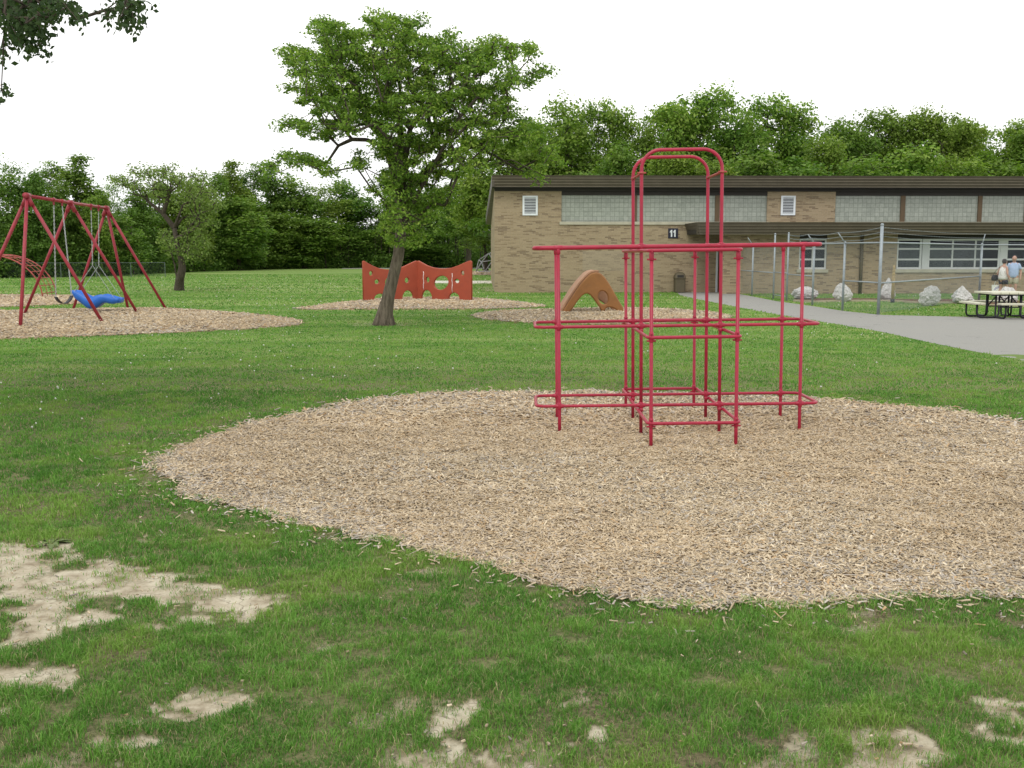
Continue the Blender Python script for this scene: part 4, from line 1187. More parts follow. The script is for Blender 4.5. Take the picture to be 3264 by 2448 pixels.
rock('large white rock leaning right with a dark hollow, on the grass', 2934,3006,914,976,4, lambda z: (1.05-.45*z, .17*z-.05))
rock('conical white rock beside the right fence post', 3043,3113,919,969,5, lambda z: (1.15-.85*z, -.06*z))
rock('smooth white rock partly hidden behind the picnic table', 3180,3256,919,966,6, lambda z: (1.05-.5*z, .0))
def carved_post():
    p = G(2844.5, 965); t = empty('carved_post', p); tag(t, 'tan carved wooden post with ringed top and black foot', 'post')
    r = .062; mb = MB(); mb.lathe([(r,.14),(r,.75),(r*.98,1.0),(r*.7,1.02),(r*1.05,1.06),(r*1.05,1.11),(r*.6,1.14),(r*1.0,1.18),(r*1.0,1.23),(r*.5,1.26),(r*.85,1.30),(r*.8,1.36),(r*.3,1.42)], 14)
    mb.build('shaft', M['wood_post'], t, True)
    mb = MB(); mb.lathe([(r*1.2,-.02),(r*1.25,.02),(r*1.2,.14)], 14); mb.build('foot', M['black_metal'], t, True)
carved_post()
def edging():
    P = [G(*p) for p in [(2530,961),(2600,964),(2670,961.5),(2760,961),(2850,961.5),(2932,968),(3000,967),(3060,968),(3150,975),(3260,978),(3400,984)]]
    t = empty('garden_edging', P[0]); tag(t, 'thin pale edging strip bordering the mulch in front of the rocks', 'edging')
    for i in range(len(P)-1):
        a, b = P[i]-P[0], P[i+1]-P[0]; d = (b-a).normalized(); n = Vector((-d.y,d.x,0))*.045; mb = MB()
        mb.add([a-n, b-n, b+n, a+n, a-n+Vector((0,0,.07)), b-n+Vector((0,0,.07)), b+n+Vector((0,0,.07)), a+n+Vector((0,0,.07))],
               [(0,3,2,1),(4,5,6,7),(0,1,5,4),(1,2,6,5),(2,3,7,6),(3,0,4,7)])
        mb.build('board', M['edging'], t)
    poly = [G(*p)[:2] for p in [(2530,960),(2600,963),(2670,960.5),(2760,960),(2850,960.5),(2932,967),(3000,966),(3060,967),(3150,974),(3260,977),(3400,983),(3400,962),(3150,958),(3040,954),(2900,954),(2700,951),(2530,953)]]
    sheet('mulch_bed', poly, .02, M['mulch'])
edging()

# ------------------------------------------------------------------ picnic table
def picnic():
    t = empty('picnic_table', (14.45, 30.1, 0)); tag(t, 'pale slatted picnic table with bench seats and black tube legs', 'picnic table')
    mb = MB()
    for i in range(5):
        x0 = -.62+i*.25; mb.box((x0,-.60,.70),(x0+.235,.60,.76)); 
    mb.build('tabletop', M['tabletop'], t, bevel=.008)
    mb = MB(); mb.box((-.55,-.45,.655),(.6,-.38,.70)); mb.box((-.55,.38,.655),(.6,.45,.70)); mb.build('brace', M['black_metal'], t)
    seats = [((-1.08,-.55),(-.78,.55)), ((-.55,-1.06),(.58,-.76)), ((-.55,.78),(.58,1.08)), ((.80,-.55),(1.1,.55))]
    for (a, b) in seats:
        mb = MB(); lng = b[1]-a[1] > b[0]-a[0]
        for k in range(2):
            if lng: mb.box((a[0]+k*.155,a[1],.41),(a[0]+k*.155+.145,b[1],.46))
            else: mb.box((a[0],a[1]+k*.155,.41),(b[0],a[1]+k*.155+.145,.46))
        mb.build('bench', M['tabletop'], t, bevel=.006)
    def U(p, q, h0, h1, r=.028):
        p = Vector((*p,0)); q = Vector((*q,0)); d = (q-p).normalized(); c = .10
        pts = [p+Vector((0,0,h0)), p+Vector((0,0,c+.04)), p+d*.03+Vector((0,0,.06)), p+d*c+Vector((0,0,.03)), q-d*c+Vector((0,0,.03)), q-d*.03+Vector((0,0,.06)), q+Vector((0,0,c+.04)), q+Vector((0,0,h1))]
        mb = MB(); mb.tube(pts, r, 8); mb.build('leg', M['black_metal'], t, True)
    for y in (-.36,.36):
        U((-.93,y),(-.30,y),.41,.66); U((.95,y),(.32,y),.41,.66)
    for x in (-.36,.38):
        U((x,-.91),(x,-.28),.41,.66); U((x,.93),(x,.30),.41,.66)
    for y in (-.36,.36):
        mb = MB()
        for s in (-1,1): mb.tube([(s*.3,y,.32),(s*.02,y,.66)], .018, 6)
        mb.tube([(-.33,y,.32),(.34,y,.32)], .02, 6); mb.build('frame', M['black_metal'], t, True)
picnic()

def litter():
    """loose chips and crumbs lying on the near lawn and the bare soil"""
    P = scatter(3.0, 7.5, 90); P = P[(bed_at(P) < -.05)]; so = soil_at(P)
    P = P[(RNG.random(len(P)) < .05+.95*(so > .3))]; n = len(P)
    v,f,c = chip_geo(P, ground_h(P)+.012+RNG.uniform(0,.02,n)*(soil_at(P) < .3), RNG.uniform(.008,.034,n)*RNG.uniform(.5,1.2,n), RNG.uniform(.004,.011,n), RNG.uniform(.003,.007,n), chip_tint(P, n, .5)*RNG.uniform(.5,1.1,(n,1)), .25)
    me = mesh_np('loose_chips', v, f, False, {'tint': ('FLOAT_COLOR','POINT',c)})
    tag(link('loose_chips', me, M['chips']), 'loose wood chips and crumbs scattered in the foreground grass and soil', 'wood chips', kind='stuff')
litter()

# ------------------------------------------------------------------ trees
def leaf_mesh(name, P, N, size, tint, aspect=.55, rng=RNG):
    """rhombic leaves at P with normals N"""
    n = len(P); up = rng.normal(size=(n,3)); e1 = np.cross(N, up); e1 /= np.linalg.norm(e1,axis=1)[:,None]+1e-9
    e2 = np.cross(N, e1); L = size[:,None]; V = np.zeros((n,4,3))
    V[:,0] = P - e1*L*.5; V[:,1] = P + e2*L*aspect*.5 + N*L*.06; V[:,2] = P + e1*L*.5; V[:,3] = P - e2*L*aspect*.5 + N*L*.06
    F = np.arange(n*4).reshape(n,4)
    return mesh_np(name, V.reshape(-1,3), F, False, {'tint': ('FLOAT','POINT',np.repeat(tint,4))})

def grow(trunk, limbs, clusters, r_tip, rng, bf=.35, upen=.6):
    """skeleton: trunk/limb polylines, every cluster centre joined to the nearest node"""
    nodes = [np.array(p, float) for p in trunk]; par = [-1]+list(range(len(trunk)-1)); 
    for start, pts in limbs:
        pr = start if start >= 0 else len(trunk)+start
        for p in pts: nodes.append(np.array(p,float)); par.append(pr); pr = len(nodes)-1
    N = np.array(nodes); Pp = list(par)
    plen = np.zeros(len(N))
    for i in range(1,len(N)): plen[i] = plen[Pp[i]]+np.linalg.norm(N[i]-N[Pp[i]])
    minn = max(1, len(trunk)//2)
    ref = N[len(trunk)-1]
    order = np.argsort(np.linalg.norm(clusters-ref,axis=1)); ends = np.zeros(len(clusters),int)
    N = list(N); plen = list(plen)
    for ci in order:
        c = clusters[ci]; A = np.array(N); d = np.linalg.norm(A-c,axis=1)
        cost = d + bf*np.array(plen)*.35 + upen*np.maximum(0, A[:,2]-c[2]); cost[:minn] = 1e9
        j = int(np.argmin(cost)); p = A[j]; v = c-p; k = max(1, min(3, int(np.linalg.norm(v)/.45))); pr = j
        for s_ in range(1,k+1):
            f = s_/k; q = p+v*f
            if s_ < k: q = q+rng.normal(0,.07*np.linalg.norm(v),3)+np.array([0,0,.10*np.linalg.norm(v)*math.sin(math.pi*f)])
            N.append(q); plen.append(plen[pr]+np.linalg.norm(q-N[pr])); Pp.append(pr); pr = len(N)-1
        ends[ci] = pr
    N = np.array(N); w = np.zeros(len(N)); w[ends] = 1
    for i in range(len(N)-1,0,-1): w[Pp[i]] += w[i]
    rad = r_tip*np.maximum(w,1)**.47
    return N, Pp, rad, ends
def limb_mesh(N, Pp, rad, trunk_n, trunk_r, nseg=7, twigs=None):
    mb = MB()
    for i in range(trunk_n): rad[i] = max(rad[i], trunk_r[i]) if trunk_r is not None else rad[i]
    tr = [Vector(N[i]) for i in range(trunk_n)]; mb.tube(tr, [float(r) for r in (trunk_r if trunk_r is not None else rad[:trunk_n])], 12)
    for i in range(trunk_n, len(N)):
        j = Pp[i]; ra = min(rad[j], rad[i]*1.35) if j >= trunk_n else min(rad[j], rad[i]*1.5)
        mb.tube([Vector(N[j]), Vector(N[i])], [float(ra), float(rad[i])], nseg if rad[i] > .03 else 4, caps=False)
    if twigs is not None:
        for a, b, r in twigs: mb.tube([a, b], [r, r*.5], 3, caps=False)
    return mb
def crown_points(cl, cr, per, rng, flat=.7, out=1.0):
    n = len(cl)*per; c = np.repeat(cl, per, 0); r = np.repeat(cr, per)
    d = rng.normal(size=(n,3)); d /= np.linalg.norm(d,axis=1)[:,None]
    rr = rng.random(n)**.45; off = d*rr[:,None]*r[:,None]; off[:,2] *= flat
    P = c+off; Nn = d*.5+rng.normal(size=(n,3))*.6+np.array([0,0,.75]); Nn /= np.linalg.norm(Nn,axis=1)[:,None]
    return P, Nn
def px_clusters(ells, conv, Y, dens, depth, rng, rad_px=1.0, base=Vector((0,0,0))):
    out = []; rs = []
    sc = Y/FPX
    for (cx,cy,rx,ry) in ells:
        a = math.pi*rx*ry; n = max(1, int(a*dens))
        for _ in range(n):
            th = rng.uniform(0,2*math.pi); q = math.sqrt(rng.random())
            x, y = cx+rx*q*math.cos(th), cy+ry*q*math.sin(th); px, py = conv(x,y)
            p = At(px, py, Y+float(np.clip(rng.normal(0,depth*.5), -depth, depth)))-base
            out.append(p); rs.append(1)
    return np.array(out), np.array(rs, float)
def big_tree():
    rng = np.random.default_rng(5); Y = 26.9; base = G(1224,1036)
    conv = lambda x, y: (850+x/1.508, y/1.508)
    ells = [(250,115,50,25),(300,140,80,40),(360,190,100,70),(550,90,80,40),(620,150,115,70),(725,98,65,28),(862,160,38,16),(780,225,110,65),
            (150,265,75,40),(250,330,140,95),(480,280,180,120),(700,350,200,130),(950,270,110,70),(1100,240,100,65),(1220,255,80,45),(1335,345,60,22),(1270,395,50,25),
            (1050,380,150,100),(120,440,40,25),(250,480,110,70),(450,470,180,95),(700,520,160,85),(950,520,180,100),(1150,520,80,50),
            (130,605,70,35),(280,620,120,50),(480,590,150,55),(85,745,48,22),(200,775,90,45),(290,835,42,30),(30,810,35,30),(450,775,38,50),
            (650,700,140,90),(850,680,140,85),(1050,650,120,75),(1230,640,110,70),(1350,720,70,55),(1405,770,38,20),(1280,815,50,35),(1312,875,14,12),
            (700,850,150,85),(900,790,100,55),(1010,790,80,35),(620,980,85,80),(725,1000,95,70),(610,1110,55,65),(700,1120,65,50),(650,1170,50,22),(850,950,70,50),(560,900,60,50)]
    cl, _ = px_clusters(ells, conv, Y, 1/800., 2.3, rng, base=base)
    T = lambda *pts: [At(*conv(x,y), Y+dy)-base for x, y, dy in pts]
    trunk = [Vector((-.0,0,-.15)), Vector((.0,0,.02)), At(1229,1005,Y)-base, At(1238,944,Y)-base, At(1254,880,Y)-base, At(1270,815,Y)-base, At(1277,750,Y)-base, At(1276,690,Y)-base, At(1272,630,Y)-base]
    tr = [.27,.235,.19,.165,.15,.145,.14,.13,.12]
    limbs = [(7, T((625,900,0),(590,780,.1),(560,700,.2),(480,672,.3),(410,670,.3),(345,700,.3),(295,775,.3))),
             (8, T((640,780,0),(645,690,0),(640,590,0),(600,480,-.3),(560,330,-.3),(600,180,0))),
             (8, T((665,760,-.2),(690,620,-.6),(760,510,-.7),(900,420,-.7),(1080,330,-.5))),
             (7, T((700,900,.2),(800,790,.4),(880,730,.5),(1000,700,.4),(1100,750,.3),(1210,815,.2))),
             (6, T((720,940,-.4),(800,800,-.7),(930,560,-1.0),(1010,470,-1.0))),
             (8, T((600,720,.4),(500,600,.8),(330,470,.9),(200,330,.8)))]
    N, Pp, rad, ends = grow(trunk, limbs, cl, .0075, rng)
    cr = rng.uniform(.16,.38,len(cl)); twigs = []
    for i, c in enumerate(cl):
        for _ in range(5):
            d = rng.normal(size=3); d /= np.linalg.norm(d); d[2] *= .6
            twigs.append((Vector(c), Vector(c+d*cr[i]*rng.uniform(.6,1.1)), .004))
    mb = limb_mesh(N, Pp, rad, len(trunk), tr, 8, twigs); nt = len(trunk)*12; tb = MB(); tb.v = mb.v[:nt]; tb.f = [f for f in mb.f if max(f) < nt]
    bb = MB(); bb.v = [tuple(v) for v in mb.v[nt:]]; bb.f = [tuple(i-nt for i in f) for f in mb.f if min(f) >= nt]; mb = tb
    # root flare
    for k in range(7):
        a = 2*math.pi*k/7+.3; d = Vector((math.cos(a), math.sin(a), 0))
        mb.tube([Vector((.05,0,.62))+d*.10, Vector((.02,0,.28))+d*.16, Vector((0,0,.08))+d*.22, Vector((0,0,-.08))+d*.32], [.04,.065,.07,.04], 8)
    t = empty('deciduous_tree', base); tag(t, 'large leaning tree with wide spreading crown between the orange wall and the lawn', 'tree')
    mb.build('trunk', M['bark'], t, True); bb.build('branches', M['bark_dark'], t, True)
    P, Nn = crown_points(cl, cr, 84, rng, .50)
    # a little hanging droop: leaves lie outward along the twigs
    n = len(P); h = P[:,2]; tint = np.clip(rng.normal(.42,.30,n)+.9*(fbm(P[:,0]*1.2+P[:,1]*.7, P[:,2]*1.2, 77, 3)-.5), 0, 1)
    me = leaf_mesh('crown', P, Nn, rng.uniform(.045,.110,n), tint, .62, rng); link('crown', me, M['leaf_main'], t)
big_tree()

def small_tree():
    rng = np.random.default_rng(8); Y = 51.0; base = G(571,926)
    conv = lambda x, y: (x/2.212, 500+y/2.212)
    ells = [(960,90,50,30),(840,150,70,35),(900,190,80,40),(1060,130,100,50),(1200,95,60,45),(1180,190,120,70),(1290,180,60,50),(1400,150,60,50),(1420,240,110,60),(1490,320,80,70),(1330,320,90,50),(1090,260,80,40),(970,240,80,40),
            (1180,570,60,60),(1350,550,90,70),(1400,640,80,80),(1190,660,50,50),(1330,670,70,60),(1460,470,60,50),(1400,420,60,40)]
    cl, _ = px_clusters(ells, conv, Y, 1/620., 1.9, rng, base=base)
    T = lambda *pts: [At(*conv(x,y), Y+dy)-base for x, y, dy in pts]
    trunk = [Vector((0,0,-.1)), Vector((0,0,.1)), At(*conv(1268,860),Y)-base, At(*conv(1285,790),Y)-base, At(*conv(1280,730),Y)-base, At(*conv(1258,660),Y)-base, At(*conv(1240,580),Y)-base, At(*conv(1230,500),Y)-base]
    tr = [.30,.25,.21,.19,.15,.13,.12,.11]
    limbs = [(7, T((1150,400,0),(1040,310,0),(900,200,0),(790,130,0))), (7, T((1290,430,.2),(1370,390,.3),(1450,440,.4))), (8, T((1190,280,-.2),(1210,170,-.2))),
             (7, T((1260,420,-.4),(1290,340,-.5),(1400,270,-.6),(1450,200,-.6))), (2, T((1245,850,.2),(1232,760,.3),(1215,700,.3),(1190,620,.3))), (7, T((1120,360,.5),(1000,330,.8),(920,300,.9)))]
    N, Pp, rad, ends = grow(trunk, limbs, cl, .011, rng)
    cr = rng.uniform(.24,.5,len(cl)); t = empty('deciduous_tree', base)
    tag(t, 'smaller open-branched tree standing alone on the lawn behind the swings', 'tree')
    limb_mesh(N, Pp, rad, len(trunk), tr, 7).build('trunk', M['bark_dark'], t, True)
    per = 21; P, Nn = crown_points(cl, cr, per, rng, .75); n = len(P)
    me = leaf_mesh('crown', P, Nn, rng.uniform(.09,.16,n), np.clip(rng.normal(.5,.25,n),0,1), .6, rng); link('crown', me, M['leaf_small'], t)
small_tree()

# --- woodland tree kinds, grown once and copied
def kind(seed, h, ell, trunk_h, tr0, ncl, per, leaf, cr_, flat=.75, lean=0, stems=1):
    rng = np.random.default_rng(seed); cl = []
    vol = np.array([e[3]*e[4]*e[5] for e in ell]); vol = vol**.62; cnt = np.maximum(1, (1.35*ncl*vol/vol.sum())).astype(int)
    for e, c in zip(ell, cnt):
        d = rng.normal(size=(c,3)); d /= np.linalg.norm(d,axis=1)[:,None]; q = rng.random(c)**.42
        cl.append(np.array(e[:3])+d*q[:,None]*np.array(e[3:6])*.92)
    cl = np.concatenate(cl); cl[:,2] = np.maximum(cl[:,2], .4)
    trunk = [np.array([lean*z*.5+ rng.normal(0,.05), rng.normal(0,.05), z]) for z in np.linspace(-.1, trunk_h, 6)]
    tr = [tr0*(1-.5*i/5) for i in range(6)]; tr[0] *= 1.4
    limbs = []
    for k in range(5):
        a = 2*math.pi*k/5+rng.random(); b = ell[rng.integers(len(ell))]; tgt = np.array(b[:3])*.8+np.array([0,0,b[2]*.2]); s = trunk[-1]
        limbs.append((rng.integers(3,6), [s*.6+tgt*.4+rng.normal(0,.2,3), tgt]))
    top = np.array([0,0,h*.82]); limbs.append((5, [trunk[-1]*.5+top*.5, top]))
    for k in range(stems-1):
        a = rng.uniform(0,6.28); limbs.append((1, [np.array([math.cos(a)*.6, math.sin(a)*.6, 1.5]), np.array([math.cos(a)*1.1, math.sin(a)*1.1, trunk_h*1.1])]))
    N, Pp, rad, ends = grow(trunk, limbs, cl, tr0*.05, rng)
    tm = limb_mesh(N, Pp, np.minimum(rad, tr0*.6), 6, tr, 6)
    me_t = D.meshes.new('trunk'); me_t.from_pydata(tm.v, [], tm.f); me_t.polygons.foreach_set('use_smooth', [True]*len(me_t.polygons)); me_t.materials.append(M['bark_dark'])
    P, Nn = crown_points(cl, rng.uniform(cr_*.6, cr_*1.2, len(cl)), per, rng, flat); n = len(P)
    tint = np.clip(rng.normal(.48,.24,n)+(fbm(P[:,0]*.9+P[:,1]*.5, P[:,2]*.9, seed, 3)-.5)*1.3, 0, 1)
    me_c = leaf_mesh('crown', P, Nn, rng.uniform(leaf*.6, leaf*1.25, n), tint, .7, rng)
    return float(np.percentile(P[:,2], 99.6)), me_t, me_c, float(np.percentile(np.abs(P[:,0]), 98))
KINDS = {
 'bushy': kind(21, 10, [(0,0,3,2.4,2.2,2.6),(.9,.2,5.6,2.0,1.8,2.2),(-.9,-.3,6.4,1.7,1.7,1.9),(.1,0,8.3,1.3,1.3,1.5),(1.5,-.5,3.0,1.4,1.3,1.6),(-1.6,.4,2.6,1.4,1.3,1.6)], 3.2, .17, 150, 71, .26, 0.92),
 'bushy2': kind(22, 10, [(-.4,0,2.8,2.2,2.2,2.5),(.7,0,5.0,2.1,1.9,2.0),(-1.2,.2,6.0,1.5,1.6,1.6),(.9,-.4,7.6,1.2,1.2,1.5),(-.3,.4,8.6,.9,.9,1.2)], 3.0, .15, 135, 71, .26, 0.88),
 'tall': kind(23, 11, [(0,0,3.2,1.7,1.7,2.4),(.2,0,6.0,1.5,1.4,2.0),(-.3,0,8.2,1.1,1.1,1.6),(.1,0,10,.55,.55,1.0),(.8,.3,7.0,.9,.8,1.1)], 5.0, .15, 120, 66, .23, 0.73),
 'tall2': kind(24, 11, [(.2,0,4.4,1.6,1.5,2.2),(-.4,0,7.2,1.3,1.2,1.6),(.5,0,9.4,.7,.7,1.3),(-.8,.2,9.0,.5,.5,.9)], 5.0, .14, 95, 59, .22, 0.73),
 'thin': kind(25, 10, [(0,0,4.8,2.0,1.8,1.8),(.9,0,7.2,1.5,1.3,1.4),(-1.0,0,7.6,1.3,1.3,1.3),(.1,0,9.2,.9,.9,.8)], 4.4, .13, 85, 43, .20, 0.81, stems=3),
 'oak': kind(26, 14, [(0,0,7.2,3.6,3.3,2.8),(-2.4,0,8.8,2.0,2.0,1.8),(2.3,.4,8.4,2.2,2.0,1.8),(.8,-.4,11.2,2.1,2.0,1.7),(-1.2,.3,12.1,1.9,1.6,1.4),(2.6,.2,10.9,1.7,1.5,1.3),(-3.2,0,6.4,1.3,1.5,1.4)], 6.0, .32, 210, 71, .27, 1.04),
 'oak2': kind(27, 14, [(0,0,6.8,3.2,3.2,2.6),(-1.8,0,9.6,2.0,2.0,2.0),(1.9,0,9.4,2.2,2.0,1.9),(.2,0,11.8,2.4,1.8,1.6),(2.7,0,11.4,1.5,1.3,1.3),(-2.9,.2,7.0,1.5,1.6,1.5)], 6.0, .30, 185, 71, .27, 1.04),
 'oak3': kind(28, 13, [(0,0,7,2.6,2.6,2.8),(-1.4,0,9.8,1.5,1.5,1.5),(1.3,0,10.2,1.4,1.4,1.6),(0,0,11.6,1.9,1.5,1.3)], 6.0, .24, 100, 55, .24, 0.98),
}
def plant_tree(kname, px, ytop, wpx, Y, label, group, mat, rz=0.0):
    h0, mt, mc, r0 = KINDS[kname]
    # keep one crown material per use by copying mesh data only when the material differs
    key = (kname, mat.name)
    if key not in plant_tree.cache:
        c = mc.copy(); c.name = 'crown'; c.materials.append(mat); plant_tree.cache[key] = c
    c = plant_tree.cache[key]
    p = At(px, ytop, Y); h = p.z; sz = h/h0; sx = (wpx*Y/FPX*.5)/r0
    t = empty('tree', (p.x, Y, 0), (0,0,rz)); t.scale = (sx, max(sx, sz*.6), sz)
    tag(t, label, 'tree', group)
    link('trunk', mt, None, t); link('crown', c, None, t)
plant_tree.cache = {}
def Yl(px):
    return float(np.interp(px, [-300,0,316,500,700,873,1144,1600], [72,76,82,94,106,118,126,127]))
LEFT = [ # x, ytop (2212 scale), width px, depth offset, kind, label
 (-40,330,110,3,'thin','tall sparse tree cut by the left edge of the picture'),
 (22,352,90,5,'thin','thin pale tree with bare twigs near the left edge'),
 (60,378,95,1,'bushy2','rounded tree behind the arched ladder'),
 (96,352,75,6,'tall2','slim grey-green tree left of the tall pointed tree'),
 (128,395,80,2,'bushy','dark bushy tree behind the near end of the swing beam'),
 (166,338,92,4,'tall','tall pointed tree standing above the swing set beam'),
 (205,415,80,1,'bushy2','low tree below the sky gap behind the swings'),
 (250,470,110,0,'bushy','low bushy tree behind the far end of the swing set'),
 (240,395,60,14,'thin','very sparse tree showing sky beside the far end of the swing beam'),
 (300,418,110,3,'bushy','bright bushy tree directly left of the lone lawn tree'),
 (352,400,110,5,'bushy2','tree directly behind the crown of the lone lawn tree'),
 (410,392,100,3,'bushy','tree right behind the right branches of the lone lawn tree'),
 (455,380,95,5,'bushy2','bright green tree at the right edge of the lone lawn tree'),
 (497,350,76,6,'tall','pointed tree, first of the three spires right of the lone lawn tree'),
 (540,356,70,7,'tall2','middle one of the three spires right of the lone lawn tree'),
 (583,352,66,7,'tall','third of the three spires right of the lone lawn tree'),
 (512,430,130,1,'bushy','yellowish green tree in front of the three spires'),
 (575,450,120,2,'bushy2','dark tree under the third spire'),
 (635,385,110,5,'bushy','broad tree under the lowest left twigs of the large leaning tree'),
 (690,400,110,4,'thin','airy tree left of the large leaning tree with sky showing through'),
 (655,465,130,1,'bushy2','low dark tree in front of the broad tree at the middle of the wood edge'),
 (745,392,120,6,'bushy','tree left of the trunk of the large leaning tree'),
 (735,480,120,2,'thin','thin stemmed tree at the wood edge left of the orange wall'),
 (800,440,120,5,'oak3','tree just left of the leaning trunk at the wood edge'),
 (870,420,140,6,'bushy','tree hidden behind the leaning trunk'),
 (945,410,140,3,'oak2','tree behind the right half of the orange wall'),
 (905,500,120,1,'bushy2','low tree above the join of the orange wall panels'),
 (1010,395,150,-6,'oak','tree with a thick trunk beside the left corner of the building'),
 (1048,470,110,-22,'oak3','bright green tree touching the left corner of the building'),
]
for i, (x, yt, wd, dy, k, lb) in enumerate(LEFT):
    plant_tree(k, x*K, yt*K, wd*K*1.12, Yl(x*K)+dy, lb, 'trees along the edge of the wood', M['leaf_far'], rz=(i*1.9) % 6.28 if k[0] != 't' else 0)
BACK = [
 (1095,300,150,84,'oak','tall tree partly hidden by the right side of the large leaning tree'),
 (1165,262,120,88,'oak2','tree rising over the left end of the roof'),
 (1225,214,125,86,'oak3','tall tree first from the left clear of the leaning tree, above the roof'),
 (1290,222,110,88,'oak2','tall rounded tree left of the sky gap above the roof'),
 (1365,262,85,90,'oak3','thin open tree in the gap left of the climbing frame hoop'),
 (1330,322,110,76,'bushy','low bright tree above the roof left of the hoop'),
 (1440,232,120,88,'oak2','tree above the left side of the climbing frame hoop'),
 (1515,194,150,84,'oak','tallest tree, right above the climbing frame hoop'),
 (1588,236,110,82,'oak3','tree between the tallest tree and the double-topped tree'),
 (1655,211,140,86,'oak2','double-topped tall tree right of the hoop'),
 (1720,262,100,88,'oak3','tree sloping down to the dip in the tree tops'),
 (1480,330,140,72,'oak','lower yellow-green oak right behind the roof inside the hoop'),
 (1625,335,140,74,'bushy','dark low tree right behind the roof under the double-topped tree'),
 (1775,298,120,78,'oak2','tree right of the dip in the tree tops'),
 (1835,268,130,82,'oak','broad tree above the first row of glass blocks on the right'),
 (1895,241,125,84,'oak2','high rounded tree above the tall fence post'),
 (1720,345,130,72,'bushy2','low tree above the right vent'),
 (1860,340,140,73,'oak3','low branching tree above the tall fence post'),
 (1962,252,115,85,'oak3','dark green tree right of the high rounded tree'),
 (2030,238,130,84,'oak','high dark green tree above the long window'),
 (2085,262,95,88,'oak2','tree on the right slope of the high dark green tree'),
 (1975,320,130,74,'bushy','bright yellow-green tree low behind the roof, right part'),
 (2070,340,120,76,'oak3','low dark tree behind the roof at the right'),
 (2130,276,90,96,'thin','pale airy tree near the right edge'),
 (2150,335,120,80,'bushy2','olive rounded tree near the right edge above the roof'),
 (2205,264,120,88,'oak2','tree cut by the right edge of the picture'),
 (2290,250,140,86,'oak','tree beyond the right edge of the picture'),
]
for i, (x, yt, wd, Y, k, lb) in enumerate(BACK):
    plant_tree(k, x*K, yt*K, wd*K*1.42, Y, lb, 'trees behind the school building', M['leaf_oak'], rz=(i*2.3) % 6.28 if i % 3 else 0)

# dense undergrowth and far wood, nobody could count it
def brush():
    rng = np.random.default_rng(77); P = []
    for px in np.linspace(-350, 1640, 520):
        for _ in range(7):
            Y = Yl(px)+abs(rng.normal(0,5)); 
            if px > 1500: Y -= 0
            top = rng.uniform(.6,3.3) + (2.5 if rng.random() < .25 and Y > Yl(px)+3 else 0)
            P.append(((px+rng.normal(0,8)-CX)/FPX*Y, Y, top*rng.uniform(.15,1)))
    cl = np.array(P); Q, Nn = crown_points(cl, rng.uniform(.45,1.0,len(cl)), 26, rng, .9); Q[:,2] = np.abs(Q[:,2])
    # far back wall of woodland foliage behind every row
    P2 = []
    for px in np.linspace(-350, 1700, 420):
        for _ in range(6):
            Y = Yl(px)+rng.uniform(9,20); P2.append(((px+rng.normal(0,8)-CX)/FPX*Y, Y, rng.uniform(.5,4.6)))
    for px in np.linspace(1500, 3500, 260):
        for _ in range(4):
            Y = rng.uniform(92,104); P2.append(((px-CX)/FPX*Y, Y, rng.uniform(4,9.5)))
    cl2 = np.array(P2); Q2, N2 = crown_points(cl2, rng.uniform(.8,1.5,len(cl2)), 22, rng, .9); Q2[:,2] = np.abs(Q2[:,2])
    Q = np.concatenate([Q,Q2]); Nn = np.concatenate([Nn,N2]); n = len(Q)
    sz = np.concatenate([rng.uniform(.16,.34,n-len(Q2)), rng.uniform(.35,.6,len(Q2))])
    me = leaf_mesh('undergrowth', Q, Nn, sz, np.clip(rng.normal(.5,.25,n),0,1), .75, rng)
    tag(link('undergrowth', me, M['brush']), 'dark leafy undergrowth and far wood behind the edge trees', 'undergrowth', kind='stuff')
    # thin stems standing in it
    mb = MB()
    for _ in range(260):
        px = rng.uniform(-100,1570); Y = Yl(px)+rng.uniform(.5,7); X = (px-CX)/FPX*Y; r = rng.uniform(.03,.11); l = rng.normal(0,.05)
        mb.tube([(X,Y,0),(X+l*4,Y,4.2)], [r, r*.7], 5, caps=False)
    tag(mb.build('thicket_stems', M['bark_dark']), 'bare thin stems massed in the shade of the wood', 'stems', kind='stuff')
brush()

